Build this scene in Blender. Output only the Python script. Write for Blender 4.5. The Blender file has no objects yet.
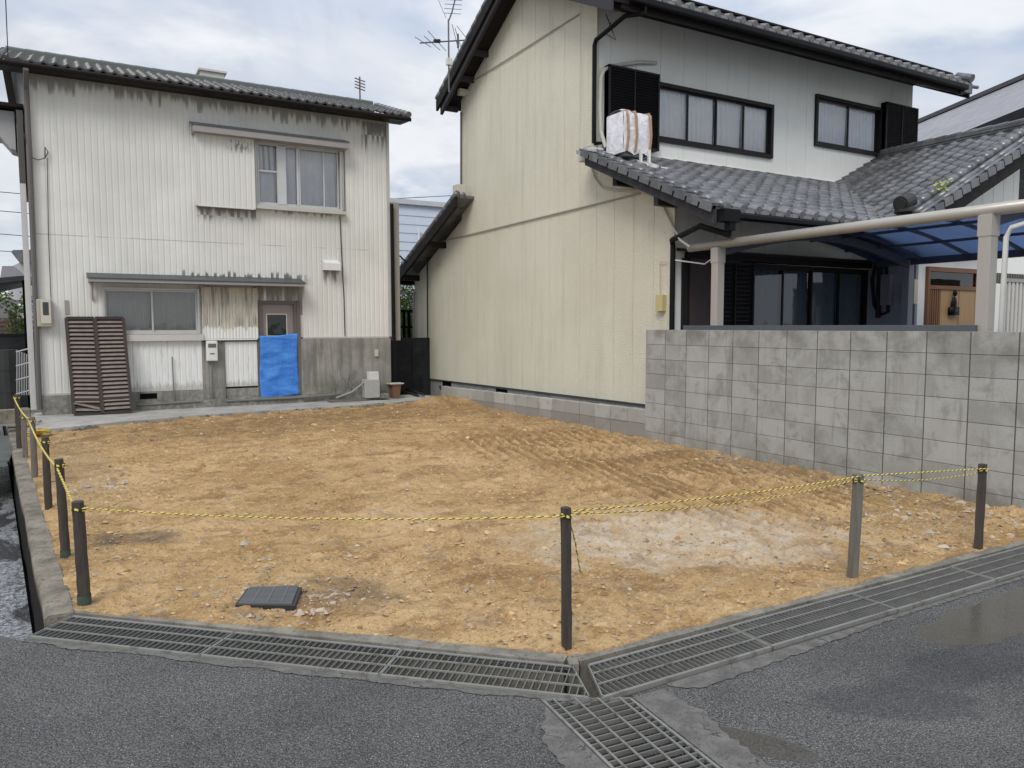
import bpy, math, random
import numpy as np
from math import sin, cos, pi, sqrt, radians
from mathutils import Vector, Matrix
random.seed(7); rng = np.random.default_rng(11)
C = bpy.context.scene
COL = C.collection

# ---------------------------------------------------------------- camera
FPX, PT, RL, YAW, CH = 765.17, .07599, -.001655, .52028, 1.6
fwd = Vector((sin(YAW)*cos(PT), cos(YAW)*cos(PT), -sin(PT)))
rt0 = Vector((cos(YAW), -sin(YAW), 0)); up0 = rt0.cross(fwd)
rt = rt0*cos(RL) + up0*sin(RL); up = up0*cos(RL) - rt0*sin(RL)
cd = bpy.data.cameras.new('camera'); cam = bpy.data.objects.new('camera', cd); COL.objects.link(cam)
m = Matrix((rt, up, -fwd)).transposed().to_4x4(); m.translation = Vector((0, 0, CH)); cam.matrix_world = m
cd.sensor_width = 36; cd.lens = FPX/1024*36; cd.clip_start = .05; cd.clip_end = 2000
C.camera = cam
def at(px, py, **k):
    """where the sight line of a pixel meets a world plane"""
    X, Y = px-512, py-384
    d = fwd + rt*(X/FPX) - up*(Y/FPX)
    a, v = list(k.items())[0]; i = 'xyz'.index(a)
    t = (v-(CH if i == 2 else 0))/d[i]
    return Vector((d.x*t, d.y*t, CH+d.z*t))

# ---------------------------------------------------------------- node helper
class G:
    def __init__(s, nt): s.nt = nt; s.n = nt.nodes; s.l = nt.links
    def put(s, sock, v):
        if isinstance(v, bpy.types.NodeSocket): s.l.new(v, sock)
        elif isinstance(v, (tuple, list)):
            sock.default_value = tuple(v)+((1,) if len(v) == 3 and len(sock.default_value) == 4 else ())
        else: sock.default_value = v
    def m(s, op, *a):
        n = s.n.new('ShaderNodeMath'); n.operation = op
        for i, v in enumerate(a): s.put(n.inputs[i], v)
        return n.outputs[0]
    def add(s, a, b): return s.m('ADD', a, b)
    def sub(s, a, b): return s.m('SUBTRACT', a, b)
    def mul(s, a, b): return s.m('MULTIPLY', a, b)
    def ss(s, x, lo, hi, a=0., b=1.):
        n = s.n.new('ShaderNodeMapRange'); n.interpolation_type = 'SMOOTHSTEP'
        s.put(n.inputs[0], x); n.inputs[1].default_value = lo; n.inputs[2].default_value = hi
        n.inputs[3].default_value = a; n.inputs[4].default_value = b
        return n.outputs[0]
    def pos(s): return s.n.new('ShaderNodeNewGeometry').outputs['Position']
    def sep(s, v):
        n = s.n.new('ShaderNodeSeparateXYZ'); s.l.new(v, n.inputs[0]); return n.outputs
    def comb(s, x, y, z):
        n = s.n.new('ShaderNodeCombineXYZ')
        for i, v in enumerate((x, y, z)): s.put(n.inputs[i], v)
        return n.outputs[0]
    def scl(s, v, f):
        n = s.n.new('ShaderNodeVectorMath'); n.operation = 'MULTIPLY'; s.put(n.inputs[0], v); n.inputs[1].default_value = f
        return n.outputs[0]
    def noise(s, v, sc=1., det=3., ro=.55, dist=0., col=False):
        n = s.n.new('ShaderNodeTexNoise'); s.put(n.inputs['Vector'], v)
        n.inputs['Scale'].default_value = sc; n.inputs['Detail'].default_value = det
        n.inputs['Roughness'].default_value = ro; n.inputs['Distortion'].default_value = dist
        return n.outputs[1 if col else 0]
    def voro(s, v, sc, feat='F1', out='Distance', rnd=1.):
        n = s.n.new('ShaderNodeTexVoronoi'); n.feature = feat; s.put(n.inputs['Vector'], v)
        n.inputs['Scale'].default_value = sc; n.inputs['Randomness'].default_value = rnd
        return n.outputs[out]
    def white(s, v):
        n = s.n.new('ShaderNodeTexWhiteNoise'); s.put(n.inputs['Vector'], v); return n.outputs['Value']
    def mix(s, f, a, b):
        n = s.n.new('ShaderNodeMix'); n.data_type = 'RGBA'
        s.put(n.inputs[0], f); s.put(n.inputs[6], a); s.put(n.inputs[7], b); return n.outputs[2]
    def band(s, x, a, b, w=.02): return s.mul(s.ss(x, a-w, a+w), s.ss(x, b-w, b+w, 1., 0.))
    def blob(s, P, x, y, rx, ry, ang=0., lo=.5, hi=1.):
        px = s.sub(P[0], x); py = s.sub(P[1], y)
        c, sn = cos(ang), sin(ang)
        u = s.add(s.mul(px, c/rx), s.mul(py, sn/rx)); v = s.add(s.mul(px, -sn/ry), s.mul(py, c/ry))
        return s.ss(s.m('SQRT', s.add(s.mul(u, u), s.mul(v, v))), lo, hi, 1., 0.)
    def bump(s, h, st=.5, d=.01, nrm=None):
        n = s.n.new('ShaderNodeBump'); n.inputs['Strength'].default_value = st; n.inputs['Distance'].default_value = d
        s.put(n.inputs['Height'], h)
        if nrm is not None: s.l.new(nrm, n.inputs['Normal'])
        return n.outputs[0]

def mat(name, fn):
    mt = bpy.data.materials.new(name); mt.use_nodes = True
    g = G(mt.node_tree); b = g.n['Principled BSDF']
    r = fn(g)
    for k, v in r.items(): g.put(b.inputs[k], v)
    return mt

# ---------------------------------------------------------------- sky and sun (overcast)
SUN_EL, SUN_AZ = radians(46), radians(226)          # azimuth clockwise from +y: behind the camera, a little left
W = bpy.data.worlds.new('World'); C.world = W; W.use_nodes = True
g = G(W.node_tree); bg = g.n['Background']
sky = g.n.new('ShaderNodeTexSky'); sky.sky_type = 'NISHITA'; sky.sun_disc = False
sky.sun_elevation = SUN_EL; sky.sun_rotation = SUN_AZ; sky.dust_density = 2.
tc = g.n.new('ShaderNodeTexCoord').outputs['Generated']
sx = g.sep(tc)
zz = g.m('MAXIMUM', sx[2], 0.02)
pv = g.comb(g.m('DIVIDE', sx[0], g.add(zz, .22)), g.m('DIVIDE', sx[1], g.add(zz, .22)), 0.)
n1 = g.noise(pv, .55, 6, .55, .5); n2 = g.noise(g.add(0, 0) if 0 else pv, 1.6, 6, .55, .3)
base = g.mix(g.ss(n1, .38, .62), (4.6, 5.6, 7.3), (8.9, 9.0, 9.3))
n3 = g.noise(pv, 1.1, 7, .6, .8)
base = g.mix(g.mul(g.ss(n3, .45, .60), .7), base, (4.9, 5.3, 6.1))
base = g.mix(g.mul(g.ss(n2, .48, .66), .75), base, (10.6, 10.5, 10.4))
low = g.mix(g.ss(sx[2], .0, .16), (8.6, 9.2, 9.9), base)
zen = g.ss(sx[2], .2, .95, 1., 1.75)
vm = g.n.new('ShaderNodeVectorMath'); vm.operation = 'SCALE'; g.put(vm.inputs[0], low); g.put(vm.inputs['Scale'], zen)
cl = g.mix(.13, vm.outputs[0], sky.outputs[0])
g.put(bg.inputs['Color'], cl); bg.inputs['Strength'].default_value = .084
sd = bpy.data.lights.new('sun', 'SUN'); sd.energy = 1.5; sd.angle = radians(25); sd.color = (1, .96, .9)
so = bpy.data.objects.new('sun', sd); COL.objects.link(so)
so.rotation_euler = (Vector((sin(SUN_AZ)*cos(SUN_EL), cos(SUN_AZ)*cos(SUN_EL), sin(SUN_EL)))).to_track_quat('Z', 'Y').to_euler()
so.location = (0, 0, 30)
C.view_settings.view_transform = 'Standard'; C.view_settings.look = 'None'
C.view_settings.gamma = 1; C.view_settings.exposure = .27; C.view_settings.use_curve_mapping = False

# ---------------------------------------------------------------- mesh helper
class MB:
    def __init__(s): s.v = []; s.f = []; s.mi = []; s.k = 0
    def addv(s, vs): o = len(s.v); s.v += [tuple(v) for v in vs]; return o
    def face(s, idx): s.f.append(tuple(idx)); s.mi.append(s.k)
    def poly(s, pts): o = s.addv(pts); s.face(range(o, o+len(pts))); return s
    def box(s, x0, x1, y0, y1, z0, z1):
        if x0 > x1: x0, x1 = x1, x0
        if y0 > y1: y0, y1 = y1, y0
        if z0 > z1: z0, z1 = z1, z0
        o = s.addv([(x0,y0,z0),(x1,y0,z0),(x1,y1,z0),(x0,y1,z0),(x0,y0,z1),(x1,y0,z1),(x1,y1,z1),(x0,y1,z1)])
        for f in ((0,3,2,1),(4,5,6,7),(0,1,5,4),(1,2,6,5),(2,3,7,6),(3,0,4,7)): s.face([o+i for i in f])
        return s
    def beam(s, p, q, w, h, upv=(0,0,1)):
        p, q = Vector(p), Vector(q); d = (q-p).normalized(); u = Vector(upv)
        sd_ = d.cross(u).normalized(); u = sd_.cross(d).normalized()
        c = []
        for e in (p, q):
            for a, b in ((-1,-1),(1,-1),(1,1),(-1,1)): c.append(e+sd_*(a*w/2)+u*(b*h/2))
        o = s.addv(c)
        for f in ((3,2,1,0),(4,5,6,7),(0,1,5,4),(1,2,6,5),(2,3,7,6),(3,0,4,7)): s.face([o+i for i in f])
        return s
    def tube(s, pts, r, n=8, caps=True, rr=None, alt=0):
        pts = [Vector(p) for p in pts]; rings = []; a = None
        for i, p in enumerate(pts):
            d = ((pts[min(i+1, len(pts)-1)]-pts[max(i-1, 0)])).normalized()
            if a is None:
                a = d.orthogonal().normalized()
            else:
                a = (a - d*a.dot(d)).normalized()
            b = d.cross(a); R = rr[i] if rr else r
            rings.append(s.addv([p+(a*cos(2*pi*j/n)+b*sin(2*pi*j/n))*R for j in range(n)]))
        for i in range(len(rings)-1):
            if alt: s.k = (i//alt) % 2
            for j in range(n):
                s.face([rings[i]+j, rings[i]+(j+1) % n, rings[i+1]+(j+1) % n, rings[i+1]+j])
        if caps:
            s.face([rings[0]+j for j in range(n)][::-1]); s.face([rings[-1]+j for j in range(n)])
        return s
    def prism(s, poly, z0, z1):
        n = len(poly); a = s.addv([(x, y, z0) for x, y in poly]); b = s.addv([(x, y, z1) for x, y in poly])
        s.face([b+i for i in range(n)]); s.face([a+i for i in range(n)][::-1])
        for i in range(n): j = (i+1) % n; s.face([a+i, a+j, b+j, b+i])
        return s
    def ext(s, pts, vec):
        vec = Vector(vec); pts = [Vector(p) for p in pts]; n = len(pts)
        a = s.addv(pts); b = s.addv([p+vec for p in pts])
        s.face([a+i for i in range(n)]); s.face([b+i for i in range(n)][::-1])
        for i in range(n): j = (i+1) % n; s.face([a+i, b+i, b+j, a+j])
        return s
    def grid(s, P):
        nu, nv = P.shape[:2]; o = len(s.v); s.v += [tuple(p) for p in P.reshape(-1, 3).tolist()]
        for i in range(nu-1):
            for j in range(nv-1):
                s.face((o+i*nv+j, o+(i+1)*nv+j, o+(i+1)*nv+j+1, o+i*nv+j+1))
        return s
    def sphere(s, c, r, n=8, sc=(1,1,1), jit=0):
        rings = n//2
        P = []
        for i in range(rings+1):
            th = pi*i/rings
            for j in range(n):
                ph = 2*pi*j/n; k = 1+random.uniform(-jit, jit)
                P.append((c[0]+r*sc[0]*k*sin(th)*cos(ph), c[1]+r*sc[1]*k*sin(th)*sin(ph), c[2]+r*sc[2]*k*cos(th)))
        o = s.addv(P)
        for i in range(rings):
            for j in range(n): s.face([o+i*n+j, o+(i+1)*n+j, o+(i+1)*n+(j+1) % n, o+i*n+(j+1) % n])
        return s
    def build(s, name, mt, parent=None, smooth=False, label=None, bevel=0):
        me = bpy.data.meshes.new(name); off = Vector((0,0,0)); q = parent
        while q is not None: off += q.location; q = q.parent
        base = off
        me.from_pydata([(x-base.x, y-base.y, z-base.z) for x, y, z in s.v], [], s.f)
        ms = mt if isinstance(mt, (list, tuple)) else [mt]
        for q in ms: me.materials.append(q)
        if len(ms) > 1: me.polygons.foreach_set('material_index', s.mi)
        if smooth: me.polygons.foreach_set('use_smooth', [True]*len(me.polygons))
        me.update()
        o = bpy.data.objects.new(name, me); COL.objects.link(o)
        if parent is not None: o.parent = parent
        if label: o['label'] = label
        if bevel:
            b = o.modifiers.new('bevel', 'BEVEL'); b.width = bevel; b.segments = 2; b.limit_method = 'ANGLE'
        return o

def thing(name, label, cat, loc=(0,0,0), group=None):
    o = bpy.data.objects.new(name, None); COL.objects.link(o); o.location = loc
    o['label'] = label; o['category'] = cat
    if group: o['group'] = group
    return o
def tag(o, label, cat, group=None):
    o['label'] = label; o['category'] = cat
    if group: o['group'] = group
    return o
def struct(o, kind='structure'): o['kind'] = kind; return o
def origin_to(o, loc):
    """put a one-mesh thing's origin at its base"""
    loc = Vector(loc); o.data.transform(Matrix.Translation(-loc)); o.location = loc; return o

# numpy value noise
def vnoise(x, y, sc, seed=0):
    r = np.random.default_rng(seed).random((256, 256)); x = x*sc; y = y*sc
    xi = np.floor(x).astype(int); yi = np.floor(y).astype(int); fx = x-xi; fy = y-yi
    fx = fx*fx*(3-2*fx); fy = fy*fy*(3-2*fy)
    a = r[xi % 256, yi % 256]; b = r[(xi+1) % 256, yi % 256]; c = r[xi % 256, (yi+1) % 256]; d = r[(xi+1) % 256, (yi+1) % 256]
    return (a*(1-fx)+b*fx)*(1-fy)+(c*(1-fx)+d*fx)*fy
def fbm(x, y, sc, oct=4, seed=0, ro=.5):
    t = 0; amp = 1; tot = 0
    for i in range(oct): t = t+amp*vnoise(x, y, sc*2**i, seed+i); tot += amp; amp *= ro
    return t/tot
def sst(x, a, b): t = np.clip((x-a)/(b-a), 0, 1); return t*t*(3-2*t)

# ---------------------------------------------------------------- materials
def simple(name, c, rough=.6, metal=0., var=.12, sc=6., bump=.15, spec=.4, bsc=60.):
    def f(g):
        P = g.pos(); n = g.noise(P, sc, 5, .6)
        col = g.mix(n, tuple(x*(1-var) for x in c), tuple(min(1, x*(1+var)) for x in c))
        return {'Base Color': col, 'Roughness': g.ss(n, .3, .7, max(.05, rough-.08), rough+.08), 'Metallic': metal,
                'Specular IOR Level': spec, 'Normal': g.bump(g.noise(P, bsc, 3), bump, .004)}
    return mat(name, f)

def f_soil(g):
    P = g.pos(); S = g.sep(P)
    a = g.noise(P, .9, 6, .6, .6); b = g.noise(P, 5., 6, .65); c = g.noise(P, 30., 4, .7); d = g.noise(g.scl(P, (1, 1.6, 1)), 2.2, 5, .6, .4)
    col = g.mix(g.ss(a, .3, .7), (.40, .252, .108), (.57, .385, .19))
    col = g.mix(g.mul(g.ss(d, .48, .66), .75), col, (.26, .145, .06)); dd_ = g.noise(g.scl(P, (1., 1.5, 1)), 6.5, 5, .7, .5); col = g.mix(g.mul(g.ss(dd_, .54, .68), .55), col, (.21, .12, .052)); col = g.mix(g.mul(g.ss(dd_, .34, .45, 1., 0.), .45), col, (.70, .52, .29))
    col = g.mix(g.mul(g.ss(b, .56, .74), .55), col, (.58, .42, .245))
    col = g.mix(g.mul(g.ss(c, .54, .70), .6), col, (.19, .12, .06)); col = g.mix(g.mul(g.ss(c, .36, .46, 1., 0.), .45), col, (.62, .46, .28)); cf = g.noise(P, 60., 5, .8); col = g.mix(g.mul(g.ss(cf, .55, .68), .55), col, (.17, .11, .06)); col = g.mix(g.mul(g.ss(cf, .34, .45, 1., 0.), .4), col, (.62, .50, .34))
    wob = g.mul(g.sub(g.noise(P, 3.5, 4), .5), 1.3)
    def patch(x, y, rx, ry, cc, k, ang=0., col=None):
        mk = g.blob(S, x, y, rx, ry, ang, .1, 1.25); mk = g.mul(g.ss(g.add(mk, g.mul(wob, 1.5)), .15, 1.), g.ss(b, .38, .6, .45, 1.))
        return g.mix(g.mul(mk, k), col, cc)
    col = patch(3.9, 4.2, 1.7, 1.1, (.62, .53, .41), .85, -.3, col)       # pale gravelly area
    col = patch(2.3, 5.8, .45, .8, (.62, .44, .26), .6, 0, col)
    col = patch(1.25, 4.35, .6, .42, (.20, .145, .09), .75, -.6, col)       # dark gravel by the pit lid
    col = patch(.35, 6.25, .55, .28, (.13, .10, .075), .8, -.5, col)       # dark spill by the posts
    col = patch(.0, 10.5, .5, 3.5, (.30, .215, .13), .6, .08, col)
    col = patch(3.2, 12.8, 5.5, 2.2, (.21, .13, .062), .75, .12, col)
    col = patch(6.5, 12., .9, 3., (.28, .175, .09), .55, .0, col)
    col = patch(6.6, 6., .45, 3., (.25, .185, .12), .55, .0, col)
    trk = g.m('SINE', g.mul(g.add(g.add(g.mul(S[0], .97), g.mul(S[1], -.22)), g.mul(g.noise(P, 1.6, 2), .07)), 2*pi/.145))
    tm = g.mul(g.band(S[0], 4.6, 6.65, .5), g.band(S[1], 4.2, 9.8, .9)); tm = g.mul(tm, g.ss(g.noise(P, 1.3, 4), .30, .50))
    col = g.mix(g.mul(g.mul(tm, g.ss(trk, -.6, .5, 1., 0.)), .72), col, (.21, .125, .055))  # track grooves: ridge shade put into the soil colour, as damp brown
    st = g.voro(P, 34., out='Distance'); stc = g.white(g.scl(g.voro(P, 34., out='Position'), (9.1, 7.3, 3.1)))
    peb = g.mul(g.ss(st, .16, .26, 1., 0.), g.ss(stc, .78, .84))
    col = g.mix(g.mul(peb, .8), col, g.mix(g.white(g.voro(P, 34., out='Position')), (.28, .22, .16), (.66, .60, .52)))
    h = g.add(g.add(g.mul(b, .9), g.mul(c, .5)), g.mul(peb, .5))
    h = g.add(h, g.mul(g.noise(P, 110., 3, .7), .3)); h = g.add(h, g.mul(dd_, .5))
    return {'Base Color': col, 'Roughness': .95, 'Specular IOR Level': .15, 'Normal': g.bump(h, 1., .034)}
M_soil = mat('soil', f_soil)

def f_asphalt(g):
    P = g.pos(); S = g.sep(P)
    big = g.noise(P, .8, 6, .65, .3); fine = g.noise(P, 110., 4, .75); v = g.voro(P, 85.); vc = g.white(g.voro(P, 85., out='Position'))
    col = g.mix(g.ss(big, .3, .7), (.145, .140, .132), (.250, .242, .230))
    col = g.mix(g.ss(fine, .42, .62), g.mix(.8, col, (.045, .045, .046)), col)
    agg = g.mul(g.ss(v, .22, .38, 1., 0.), g.ss(vc, .62, .75))
    col = g.mix(g.mul(agg, .85), col, g.mix(g.white(g.scl(g.voro(P, 120., out='Position'), (3., 5., 7.))), (.17, .17, .17), (.42, .41, .39)))
    v2 = g.voro(P, 24.); vc2 = g.white(g.voro(P, 24., out='Position'))
    col = g.mix(g.mul(g.mul(g.ss(v2, .06, .13, 1., 0.), g.ss(vc2, .88, .92)), .8), col, (.52, .52, .50))
    wob = g.add(g.mul(g.sub(g.noise(P, 3., 5, .6, .5), .5), 1.6), g.mul(g.sub(g.noise(P, 16., 5, .7), .5), .7))
    def mk(x, y, rx, ry, ang): return g.ss(g.add(g.blob(S, x, y, rx, ry, ang, .3, 1.2), wob), .35, .72)
    wet = mk(4.5, 2.20, 1.0, .25, -.05)
    damp = g.m('MAXIMUM', mk(2.95, 1.95, .5, .22, -.6), mk(3.9, 1.95, 1.3, .25, -.1))
    damp = g.mul(damp, .6)
    pud = g.m('MAXIMUM', g.ss(g.add(g.blob(S, 4.75, 2.2, 1.35, .26, -.02, .4, 1.15), g.mul(wob, .55)), .35, .5),
              g.ss(g.add(g.blob(S, 2.22, 1.98, .30, .11, -1.0, .4, 1.1), g.mul(wob, .5)), .35, .5))
    col = g.mix(g.mul(damp, .7), col, (.045, .045, .048))
    col = g.mix(g.mul(pud, .8), col, (.075, .068, .055))
    light = g.mul(mk(1.15, 3.05, .25, .12, -.75), .3)
    ck = g.noise(P, 1.7, 6, .62, .4); ckm = g.mul(g.ss(g.m('ABSOLUTE', g.sub(ck, .5)), 0., .004, 1., 0.), g.ss(g.noise(P, .9, 2), .5, .6)); col = g.mix(g.mul(ckm, .8), col, (.03, .03, .03))
    h = g.add(g.mul(fine, .6), g.mul(g.ss(v, .2, .6, 1., 0.), .8))
    h = g.mul(h, g.ss(pud, 0., 1., 1., .02))
    ro = g.ss(pud, .2, .9, .78, .06)
    ro = g.sub(ro, g.mul(damp, .2))
    return {'Base Color': col, 'Roughness': ro, 'Specular IOR Level': g.ss(pud, 0., 1., .2, .5), 'Normal': g.bump(h, 1., .010)}
M_asph = mat('asphalt', f_asphalt)

def concrete(name, c1, c2, stain=(.10,.10,.09), st=.5, sc=1., moss=0., crack=False):
    def f(g):
        P = g.pos(); a = g.noise(P, 1.6*sc, 6, .65, .3); b = g.noise(P, 9*sc, 5, .65); c = g.noise(P, 90., 3, .7)
        col = g.mix(g.ss(a, .32, .68), c1, c2)
        col = g.mix(g.mul(g.ss(b, .52, .72), st), col, stain)
        if moss: col = g.mix(g.mul(g.ss(g.noise(P, 3.3*sc, 5, .7), .5, .66), moss), col, (.07, .085, .035))
        v = g.voro(P, 95.); col = g.mix(g.mul(g.ss(v, .1, .35, 1., 0.), .25), col, tuple(min(1, x*1.4) for x in c2))
        h = g.add(g.mul(b, .5), g.mul(c, .5))
        if crack:
            e = g.noise(P, 2.3, 5, .6, .3); e2 = g.ss(g.m('ABSOLUTE', g.sub(e, .5)), .0, .007, 1., 0.)
            e2 = g.mul(e2, g.ss(a, .45, .56)); col = g.mix(g.mul(e2, .85), col, (.03, .03, .028)); h = g.sub(h, e2)
            col = g.mix(g.mul(g.ss(g.noise(P, 170., 3, .7), .5, .7), .5), col, (.07, .07, .068))
        return {'Base Color': col, 'Roughness': .88, 'Specular IOR Level': .3, 'Normal': g.bump(h, .55, .008)}
    return mat(name, f)
M_conc = concrete('concrete', (.24, .235, .215), (.36, .35, .33))
M_kerb0 = concrete('kerb_concrete', (.15, .135, .105), (.28, .25, .20), (.06, .052, .038), .8, 3.)
def f_kerb(g):
    P = g.pos(); S = g.sep(P); a = g.noise(P, 4.5, 6, .7); b = g.noise(P, 22, 5, .7); c = g.noise(P, 90., 3, .7)
    col = g.mix(g.ss(a, .32, .68), (.15, .135, .105), (.30, .27, .215)); col = g.mix(g.mul(g.ss(b, .5, .7), .7), col, (.07, .06, .045))
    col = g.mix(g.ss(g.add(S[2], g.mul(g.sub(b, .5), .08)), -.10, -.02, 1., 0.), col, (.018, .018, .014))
    return {'Base Color': col, 'Roughness': .9, 'Specular IOR Level': .2, 'Normal': g.bump(g.add(b, g.mul(c, .6)), .9, .012)}
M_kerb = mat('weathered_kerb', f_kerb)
M_lip = concrete('lip_concrete', (.15, .14, .115), (.27, .25, .21), (.07, .06, .045), .8, 4.)
M_apron = concrete('apron_concrete', (.105, .10, .092), (.175, .168, .154), (.055, .051, .045), .8, 7., 0, True)
M_slab = concrete('slab_concrete', (.29, .285, .265), (.42, .41, .385), (.16, .15, .13), .4, 1.5)
M_foot = concrete('footing_concrete', (.22, .225, .215), (.33, .33, .31), (.10, .10, .09), .5)
M_dark = concrete('dark_wet_concrete', (.009, .009, .008), (.02, .02, .018), (.005, .005, .004), .5, 2.)
M_darkblk = concrete('dark_block', (.012, .014, .016), (.032, .034, .036), (.012, .012, .014), .5)

def f_base(g):      # grey rendered base of the white house, rain streaked
    P = g.pos(); S = g.sep(P); a = g.noise(g.scl(P, (7., 7., .7)), 1., 5, .65, .3); b = g.noise(P, 2.2, 5, .6); c = g.noise(P, 14, 4, .6)
    col = g.mix(g.ss(b, .3, .7), (.22, .215, .195), (.34, .33, .305))
    col = g.mix(g.mul(g.ss(a, .48, .68), .6), col, (.13, .125, .105))
    lowm = g.mul(g.ss(S[2], .1, .7, 1., 0.), g.ss(c, .35, .6)); col = g.mix(g.mul(lowm, .65), col, (.12, .115, .095))
    col = g.mix(g.mul(g.mul(g.band(S[0], 4.05, 4.75, .1), g.ss(a, .4, .55)), g.mul(g.band(S[2], .35, 1.3, .1), .5)), col, (.11, .115, .085))
    rust = g.mul(g.m('MAXIMUM', g.band(S[0], 5.4, 5.75, .05), g.band(S[0], 4.05, 4.4, .1)), g.ss(S[2], 1.33, 1.37)); col = g.mix(g.mul(rust, .7), col, (.22, .09, .03))
    return {'Base Color': col, 'Roughness': .9, 'Specular IOR Level': .25, 'Normal': g.bump(g.noise(P, 40, 4, .7), .5, .006)}
M_base = mat('rendered_base', f_base)

def f_block(g):
    P = g.pos(); S = g.sep(P)
    k = g.comb(g.m('FLOOR', g.m('DIVIDE', g.sub(8.24, S[1]), .4)), g.m('FLOOR', g.m('DIVIDE', g.sub(1.542, S[2]), .2)), 0.)
    w = g.white(k); a = g.noise(P, 2.6, 5, .65, .4); b = g.noise(g.scl(P, (1, 7., .8)), 1.4, 6, .7, .2); c = g.noise(P, 70, 4, .75)
    col = g.mix(g.ss(w, 0., 1.), (.295, .292, .27), (.385, .38, .352))
    col = g.mix(g.mul(g.ss(a, .42, .62), .55), col, (.43, .43, .415)); col = g.mix(g.mul(g.ss(g.noise(P, 3.7, 6, .7, .5), .50, .64), .5), col, (.20, .198, .18))
    col = g.mix(g.mul(g.ss(b, .52, .74), .55), col, (.165, .165, .145))
    col = g.mix(g.mul(g.mul(g.ss(g.noise(P, 5., 5), .4, .66), g.ss(S[2], 1.15, 1.5)), .55), col, (.15, .15, .12))
    col = g.mix(g.mul(g.mul(g.ss(g.noise(P, 4., 5), .38, .6), g.ss(S[2], .0, .4, 1., 0.)), .5), col, (.17, .15, .11))
    col = g.mix(g.mul(g.ss(c, .55, .75), .35), col, (.14, .14, .13))
    return {'Base Color': col, 'Roughness': .93, 'Specular IOR Level': .2, 'Normal': g.bump(g.add(c, g.mul(g.noise(P, 200, 2), .5)), .6, .005)}
M_block = mat('concrete_block', f_block)
M_joint = simple('mortar_joint', (.11, .11, .10), .95)

def f_siding(g):     # corrugated white metal siding with rain streaks
    P = g.pos(); S = g.sep(P)
    a = g.noise(P, .8, 5, .6); st = g.noise(g.comb(g.mul(S[0], 24.), 0., g.mul(S[2], 2.2)), 1., 5, .75); rb = g.white(g.comb(g.m('FLOOR', g.mul(S[0], 2/.0985)), g.m('FLOOR', g.mul(S[2], 1.1)), 2.)); st = g.add(g.mul(st, .55), g.mul(rb, .45)); f2 = g.noise(g.comb(g.mul(S[0], 26.), 3., g.mul(S[2], .5)), 1., 3, .6)
    col = g.mix(g.ss(a, .3, .7), (.60, .598, .562), (.71, .705, .67))
    col = g.mix(g.mul(g.ss(f2, .52, .75), .22), col, (.40, .39, .34))
    # rust lines of the sheet joints
    low = g.mul(g.ss(S[2], 1.5, 1.35), 1.)
    jj = g.mul(g.band(S[2], 3.135, 3.15, .006), g.ss(g.noise(P, 2.), .42, .55)); col = g.mix(g.mul(jj, .6), col, (.25, .24, .22))
    tot = None; lf = g.noise(g.comb(g.mul(S[0], 2.6), 7., 0.), 1., 4, .7)
    for x0, x1, zt, L, k in ((-.6, 5.8, 5.76, .48, .62), (2.05, 3.12, 3.86, .55, .75), (3.1, 4.85, 3.9, .26, .7), (4.36, 4.72, 2.78, .6, .7), (3.0, 3.98, 2.45, 1.4, .75), (5.2, 5.8, 5.7, .9, .8)):
        d = g.m('DIVIDE', g.sub(zt, S[2]), g.mul(g.ss(lf, .3, .7, .5, 1.3), L))
        q = g.mul(g.ss(g.sub(st, d), -.05, .30), g.mul(g.band(S[0], x0, x1, .03), g.ss(S[2], zt, zt+.02, 1., 0.)))
        q = g.mul(q, k); tot = q if tot is None else g.m('MAXIMUM', tot, q)
    up_ = g.m('DIVIDE', g.sub(S[2], 2.4), .42)
    q = g.mul(g.ss(g.sub(st, up_), 0.12, .26), g.mul(g.band(S[0], 1.7, 4.0, .2), g.ss(S[2], 2.39, 2.41))); tot = g.m('MAXIMUM', tot, g.mul(q, .85))
    col = g.mix(tot, col, (.075, .075, .068))
    return {'Base Color': col, 'Roughness': .55, 'Specular IOR Level': .35, 'Normal': g.bump(g.noise(P, 30, 3), .1, .004)}
M_sid = mat('white_corrugated_siding', f_siding)
def f_sid2(g):
    P = g.pos(); S = g.sep(P); st = g.noise(g.comb(g.mul(S[0], 22.), 0., g.mul(S[2], 1.1)), 1., 5, .7); a = g.noise(P, 3, 4)
    col = g.mix(a, (.50, .48, .41), (.60, .58, .50))
    col = g.mix(g.mul(g.ss(st, .44, .62), .75), col, (.16, .155, .13))
    pk = g.mul(g.ss(g.sub(g.add(g.mul(st, .5), 1.33), S[2]), .0, .03), .95); col = g.mix(pk, col, (.72, .73, .72))
    return {'Base Color': col, 'Roughness': .7, 'Specular IOR Level': .3}
M_sidold = mat('weathered_siding_panel', f_sid2)
def f_sid3(g):
    P = g.pos(); S = g.sep(P); st = g.noise(g.comb(g.mul(S[0], 14.), 0., g.mul(S[2], 2.)), 1., 5, .7); a = g.noise(P, 3, 4)
    col = g.mix(a, (.66, .67, .66), (.78, .79, .78))
    col = g.mix(g.mul(g.ss(st, .5, .72), .45), col, (.34, .34, .30))
    col = g.mix(g.mul(g.ss(g.sub(st, g.mul(g.sub(S[2], .42), 2.2)), .1, .35), .5), col, (.22, .215, .18))
    return {'Base Color': col, 'Roughness': .6, 'Specular IOR Level': .3}
M_sidnew = mat('repainted_siding', f_sid3)

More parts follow.
